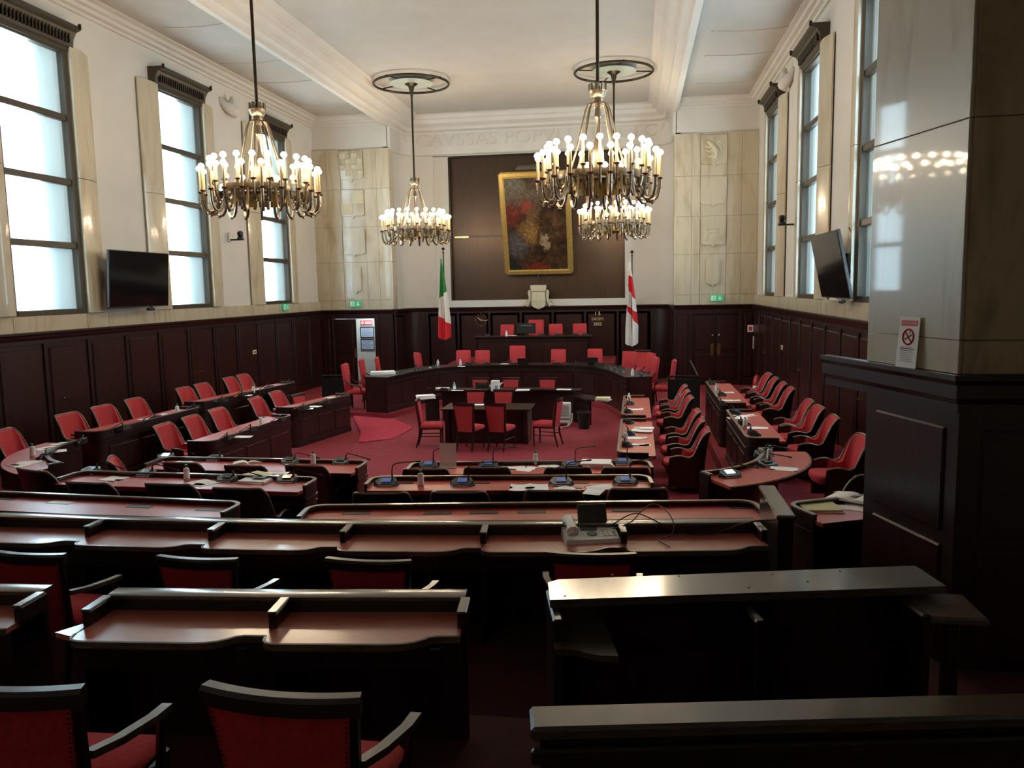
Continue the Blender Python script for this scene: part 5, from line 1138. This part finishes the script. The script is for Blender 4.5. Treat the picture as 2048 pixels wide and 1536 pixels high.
MB().box(-.6, .6, .0, .6, hh+.06, hh+.10).build('hanger_bar', 'old_wood', pt)
bx_ = aty(1076, 565, 28.72); MB().tube([(bx_.x-ctr.x, 28.75-ctr.y, 3.2-ctr.z), (bx_.x-ctr.x, 28.75-ctr.y, 3.9-ctr.z)], .03, 8, Matrix.Rotation(-tilt, 4, 'X')).build('support_rod', 'black_metal', pt)
cc = aty(1077, 596, 28.6); cr_ = thing('coat_of_arms', 'pale stone coat of arms with crown over the high bench', 'crest', (cc.x, 28.68, cc.z))
k = .96
MB().prism([(-.26*k, .22), (.26*k, .22), (.26*k, -.22), (.2*k, -.32), (0, -.40), (-.2*k, -.32), (-.26*k, -.22)], -.02, .12, T(rx=R(90))).build('shield', 'stone', cr_)
MB().rbox(-.26, .26, -.135, -.10, -.12, -.02, .01).rbox(-.06, .06, -.138, -.10, -.37, .21, .01).build('cross', 'stone', cr_)
MB().prism([(-.26, .24), (.26, .24), (.29, .44), (.2, .46), (-.2, .46), (-.29, .44)], -.02, .14, T(rx=R(90))).build('crown', 'stone', cr_)
for s in (-1, 1):
    MB().tube([(s*.31, -.06, .28), (s*.33, -.07, .18), (s*.31, -.07, .0), (s*.35, -.07, -.15), (s*.44, -.06, -.24), (s*.58, -.05, -.25)], [.05, .06, .045, .055, .05, .02], 8).tube([(s*.33, -.07, -.12), (s*.40, -.08, -.3)], [.04, .025], 8).build('branch', 'stone', cr_)
def flag(px, pyt, y, label, bands, base_py):
    top_ = aty(px, pyt, y); t = thing('flag_on_stand', label, 'flag', (top_.x, y, PZ)); zt = top_.z-PZ
    MB().tube([(0, 0, .02), (0, 0, zt-.25)], .022, 8).build('pole', 'bronze', t)
    MB().lathe([(.0, zt-.32), (.03, zt-.30), (.012, zt-.26), (.035, zt-.21), (.012, zt-.17), (.02, zt-.14), (.07, zt-.10), (.015, zt-.05), (0, zt)], 8).build('finial', 'bronze', t)
    MB().lathe([(.2, 0), (.2, .04), (.06, .08), (.05, .5), (.03, .55)], 16).build('stand', 'dark_wood', t)
    n = 24; m_ = 16
    def P(s, v):                                 # s across the cloth, v down
        wdt = .03+.30*min(1, v*1.25)**.9; z = zt-.42-v*2.62-(.12*math.sin(math.pi*s) if v > .96 else 0); ang_ = s*9.4
        return (-.08+wdt*1.25*(s-.35)+.02*math.sin(ang_*1.3+v*3), -.03-.085*min(1, v*2)*math.sin(ang_+v*1.2)-.05*v, z)
    for nm, mname, f0, f1 in bands:
        MB().grid([[P(j/n, f0(j/n)+(f1(j/n)-f0(j/n))*i/m_) for j in range(n+1)] for i in range(m_+1)]).build(nm, mname, t, 60)
    return t
K = lambda a, b=0.0: (lambda s: a+b*s)
flag(886, 492, 26.75, 'green white and red flag furled on a pole beside the niche', (('cloth_green', 'flag_green', K(0), K(.52, -.10)), ('cloth_white', 'flag_white', K(.52, -.10), K(.72, .12)), ('cloth_red', 'flag_red', K(.72, .12), K(1))), 720)
flag(1264, 498, 26.75, 'white flag with red cross furled on a pole beside the niche', (('cloth_white', 'flag_white', K(0), K(.16, .02)), ('cloth_red', 'flag_red', K(.16, .02), K(.30, .16)), ('cloth_white', 'flag_white', K(.30, .16), K(.52, .10)), ('cloth_red', 'flag_red', K(.52, .10), K(.56, .22)), ('cloth_white', 'flag_white', K(.56, .22), K(1))), 720)
YW = 28.8-.10
c = aty(962, 640, YW); ck = thing('wall_clock', 'golden hands and hour marks of the clock on the wooden wall', 'clock', (c.x, YW, c.z))
g = MB()
for h in range(12):
    a = R(30*h); g.box(-.012, .012, -.006, .02, .19, .25 if h % 3 == 0 else .225, Matrix.Rotation(a, 4, 'Y'))
g.build('hour_marks', 'gilt_dim', ck)
MB().box(-.012, .012, -.02, -.008, -.04, .14, Matrix.Rotation(R(-55), 4, 'Y')).build('hour_hand', 'gilt', ck); MB().box(-.010, .010, -.03, -.018, -.05, .23, Matrix.Rotation(R(96), 4, 'Y')).build('minute_hand', 'gilt', ck)
MB().lathe([(.022, 0), (.022, .035), (0, .035)], 12, T(rx=R(90))).build('hub', 'brass', ck)
c = aty(1195, 638, YW); dp = thing('date_display', 'golden date lettering on the wooden wall beside the red and white flag', 'date display', (c.x, YW, c.z))
for tx, dz, sz, m in (('1 5', .19, .17, 'gilt_pale'), ('DICEM', .0, .14, 'gilt'), ('2022', -.18, .15, 'gilt_pale')):
    split_letters('letter', tx, sz, .01, m, dp, Matrix.Translation((0, -.01, dz)) @ FACE_CAM)

# ================================================================ wall things
def exit_sign(loc, rz, label):
    t = thing('exit_sign', label, 'sign', loc, rz, 'green exit signs')
    MB().rbox(-.20, .20, -.02, .02, -.10, .10, .004).build('panel', 'sign_green', t)
    g = MB().box(.08, .12, -.024, -.019, -.01, .07); g.prism([(.03, -.0), (.17, -.0), (.10, -.07)], -.024, -.019, Matrix(((1, 0, 0, 0), (0, 0, 1, 0), (0, 1, 0, 0), (0, 0, 0, 1))))
    g.build('arrow', 'sign_white', t)
    MB().box(-.17, -.03, -.024, -.019, -.08, .08).build('door_mark', 'sign_white', t)
    MB().lathe([(.014, -.001), (.014, .002), (0, .002)], 8, T((-.09, -.025, .05), 0, R(90))).tube([(-.09, -.026, .03), (-.10, -.026, -.015), (-.07, -.026, -.04), (-.08, -.026, -.07)], .009, 5).tube([(-.10, -.026, -.015), (-.13, -.026, -.06)], .008, 5).tube([(-.12, -.026, .01), (-.09, -.026, .02), (-.06, -.026, .0)], .007, 5).build('running_figure', 'sign_green', t)
    return t
p = aty(711, 608, 26.9); exit_sign((p.x, 26.88, p.z), 0, 'green exit sign on the marble pier above the open door')
p = aty(1433, 596, 26.9); exit_sign((p.x, 26.88, p.z), 0, 'green exit sign on the marble pier above the double door')
p = atx(570, 614, -10.85); exit_sign((-10.82, p.y, p.z), R(90), 'green exit sign on the marble course under a window')
def ptz(loc, s, label):
    t = thing('dome_camera', label, 'camera', loc, 0, 'wall mounted cameras'); 
    MB().rbox(0 if s > 0 else -.05, .05 if s > 0 else 0, -.06, .06, -.14, .12, .01).build('wall_plate', 'white_plastic', t)
    MB().rbox(min(0, s*.42), max(0, s*.42), -.05, .05, -.10, -.06, .008).build('bracket_arm', 'black_metal', t)
    MB().lathe([(.09, -.06), (.09, -.02), (.05, 0)], 14, T((s*.33, 0, 0))).build('base', 'black_plastic', t)
    MB().rbox(s*.33-.075, s*.33+.075, -.06, .06, 0, .15, .035).build('housing', 'black_plastic', t); MB().lathe([(.035, 0), (.035, .03), (0, .035)], 12, T((s*.33, -.055, .08), 0, R(90))).build('lens', 'tv_screen', t)
    return t
p = atx(458, 474, XL); ptz((XL, p.y, p.z), 1, 'black dome camera on a bracket between windows of the television wall')
p = atx(1592, 442, XR); ptz((XR, p.y, p.z), -1, 'black dome camera on a bracket on the wall behind the pillar')
def tv(loc, rz, tilt, label, s):
    t = thing('television', label, 'television', loc, rz)
    mt = T(rx=tilt); MB().rbox(-1.05, 1.05, -.03, .03, -.59, .59, .01, mt).build('casing', 'black_plastic', t); MB().box(-1.03, 1.03, -.034, -.028, -.565, .575, mt).build('screen', 'tv_screen', t)
    MB().rbox(-.3, .3, .03, .33, -.2, .2, .02).build('bracket', 'black_metal', t)
    MB().rbox(.28, .5, -.05, .03, -.68, -.62, .015, mt).build('receiver', 'black_plastic', t); return t
tv((-10.56, 16.05, 3.60), R(90), R(4), 'large black television hung between two windows', True)
tv((3.44, 15.30, 3.56), R(-90), R(12), 'tilted television on the wall behind the pillar, seen edge on', True)
mk = thing('equipment_cluster', 'small white box and black clip behind the tilted television', 'equipment', (3.76, 14.9, 4.05)); MB().rbox(-.10, .02, -.08, .08, -.2, .06, .03).build('box', 'switch_cream', mk); MB().tube([(-.05, 0, .1), (-.05, 0, .2)], .03, 8).build('clip', 'black_plastic', mk); MB().tube([(-.1, -.1, .05), (-.12, 0, .14), (-.06, .1, .08)], .012, 6).build('wires', 'black_plastic', mk)
def switch(loc, rz, label):
    t = thing('switch_plate', label, 'switch', loc, rz); MB().rbox(-.11, .11, -.012, .01, -.06, .06, .006).build('plate', 'switch_cream', t); MB().rbox(-.06, .06, -.018, -.01, -.02, .02, .004).build('rocker', 'ink', t)
p = atx(509, 704, XL+.1); switch((XL+.10, p.y, p.z), R(90), 'cream switch plate on the dado of the television wall'); p = atx(1564, 695, XR-.1); switch((XR-.10, p.y, p.z), R(-90), 'cream switch plate on the dado behind the pillar')
sg = thing('extinguisher_sign', 'small white sign with red symbol beside the double door', 'sign', (aty(1501, 657, 26.88).x, 26.90, aty(1501, 657, 26.88).z)); MB().box(-.09, .09, -.01, .01, -.11, .11).build('panel', 'sign_white', sg); MB().box(-.05, .05, -.014, -.009, -.07, .06).build('symbol', 'sign_red', sg)
sg2 = thing('rules_strip', 'narrow white notice strip below the small red symbol sign', 'notice', (aty(1508, 685, 26.88).x, 26.90, aty(1508, 685, 26.88).z)); MB().box(-.035, .035, -.01, .01, -.2, .2).build('strip', 'paper', sg2); MB().box(-.02, .02, -.013, -.009, -.16, .1).build('print', 'ink_grey', sg2)
for (x, px, py, lb) in ((XL, 455, 215, 'white sculpted plaster bracket between windows of the television wall'), (XR, 1582, 158, 'white sculpted plaster bracket on the wall behind the pillar')):
    p = atx(px, py, x); s = 1 if x < 0 else -1; t = thing('sculpted_bracket', lb, 'sculpture', (x, p.y, p.z), 0, 'sculpted plaster brackets'); t.scale = (.7, .62, .8)
    MB().tube([(0, -.7, .2), (s*.12, -.5, -.02), (s*.22, -.2, -.08), (s*.24, .15, -.12), (s*.12, .45, -.25)], [.06, .14, .22, .2, .05], 10).build('body', 'plaster', t)
    MB().tube([(s*.1, -.15, .0), (s*.28, -.12, .18), (s*.22, -.05, .30)], [.14, .12, .08], 10).build('head', 'plaster', t); MB().tube([(s*.1, .3, -.15), (s*.2, .5, .02), (s*.1, .72, .1)], [.1, .09, .03], 8).build('limb', 'plaster', t)
# no smoking notice leaning on the pillar ledge
d_ = (pB-pA).normalized(); n_ = Vector((d_.y, -d_.x)); n_ = n_ if n_.x < 0 else -n_
b0 = Vector((pA.x, pA.y, 0))+Vector((d_.x, d_.y, 0))*.60+Vector((n_.x, n_.y, 0))*.085; ns = thing('no_smoking_notice', 'white no smoking notice with red ring leaning against the marble pillar', 'notice', (b0.x, b0.y, ZD+.003), math.atan2(d_.y, d_.x)+.10)
mt = T(rx=R(-4.5)); MB().box(-.105, .105, -.002, .002, 0, .37, mt).build('card', 'paper', ns); MB().box(-.085, .085, -.0035, -.0018, .305, .345, mt).build('header_band', 'sign_red', ns)
letters('header_lettering', 'VIETATO FUMARE', .019, .0006, 'paper', ns, mt @ Matrix.Translation((0, -.004, .325)) @ FACE_CAM)
MB().tube([(.055*math.cos(a*math.pi/16), -.003, .225+.055*math.sin(a*math.pi/16)) for a in range(32)], .008, 4, mt, closed=True).tube([(-.036, -.003, .263), (.036, -.003, .187)], .007, 4, mt).build('ban_ring', 'sign_red', ns)
MB().box(-.035, .04, -.0035, -.0018, -.006, .006, mt @ T((0, 0, .222), 0, 0, R(-28))).tube([(.02, -.003, .245), (.005, -.003, .26), (.02, -.003, .272)], .003, 4, mt).build('cigarette', 'ink', ns)
g = MB()
for k, (w2, h2) in enumerate(((.07, .003), (.075, .007), (.07, .005), (.075, .003), (.072, .003), (.075, .003), (.07, .003), (.06, .003), (.075, .003))): g.box(-w2, w2*(1 if k % 2 else .8), -.0035, -.0018, .148-k*.013, .148-k*.013+h2, mt)
g.build('print_lines', 'ink', ns)
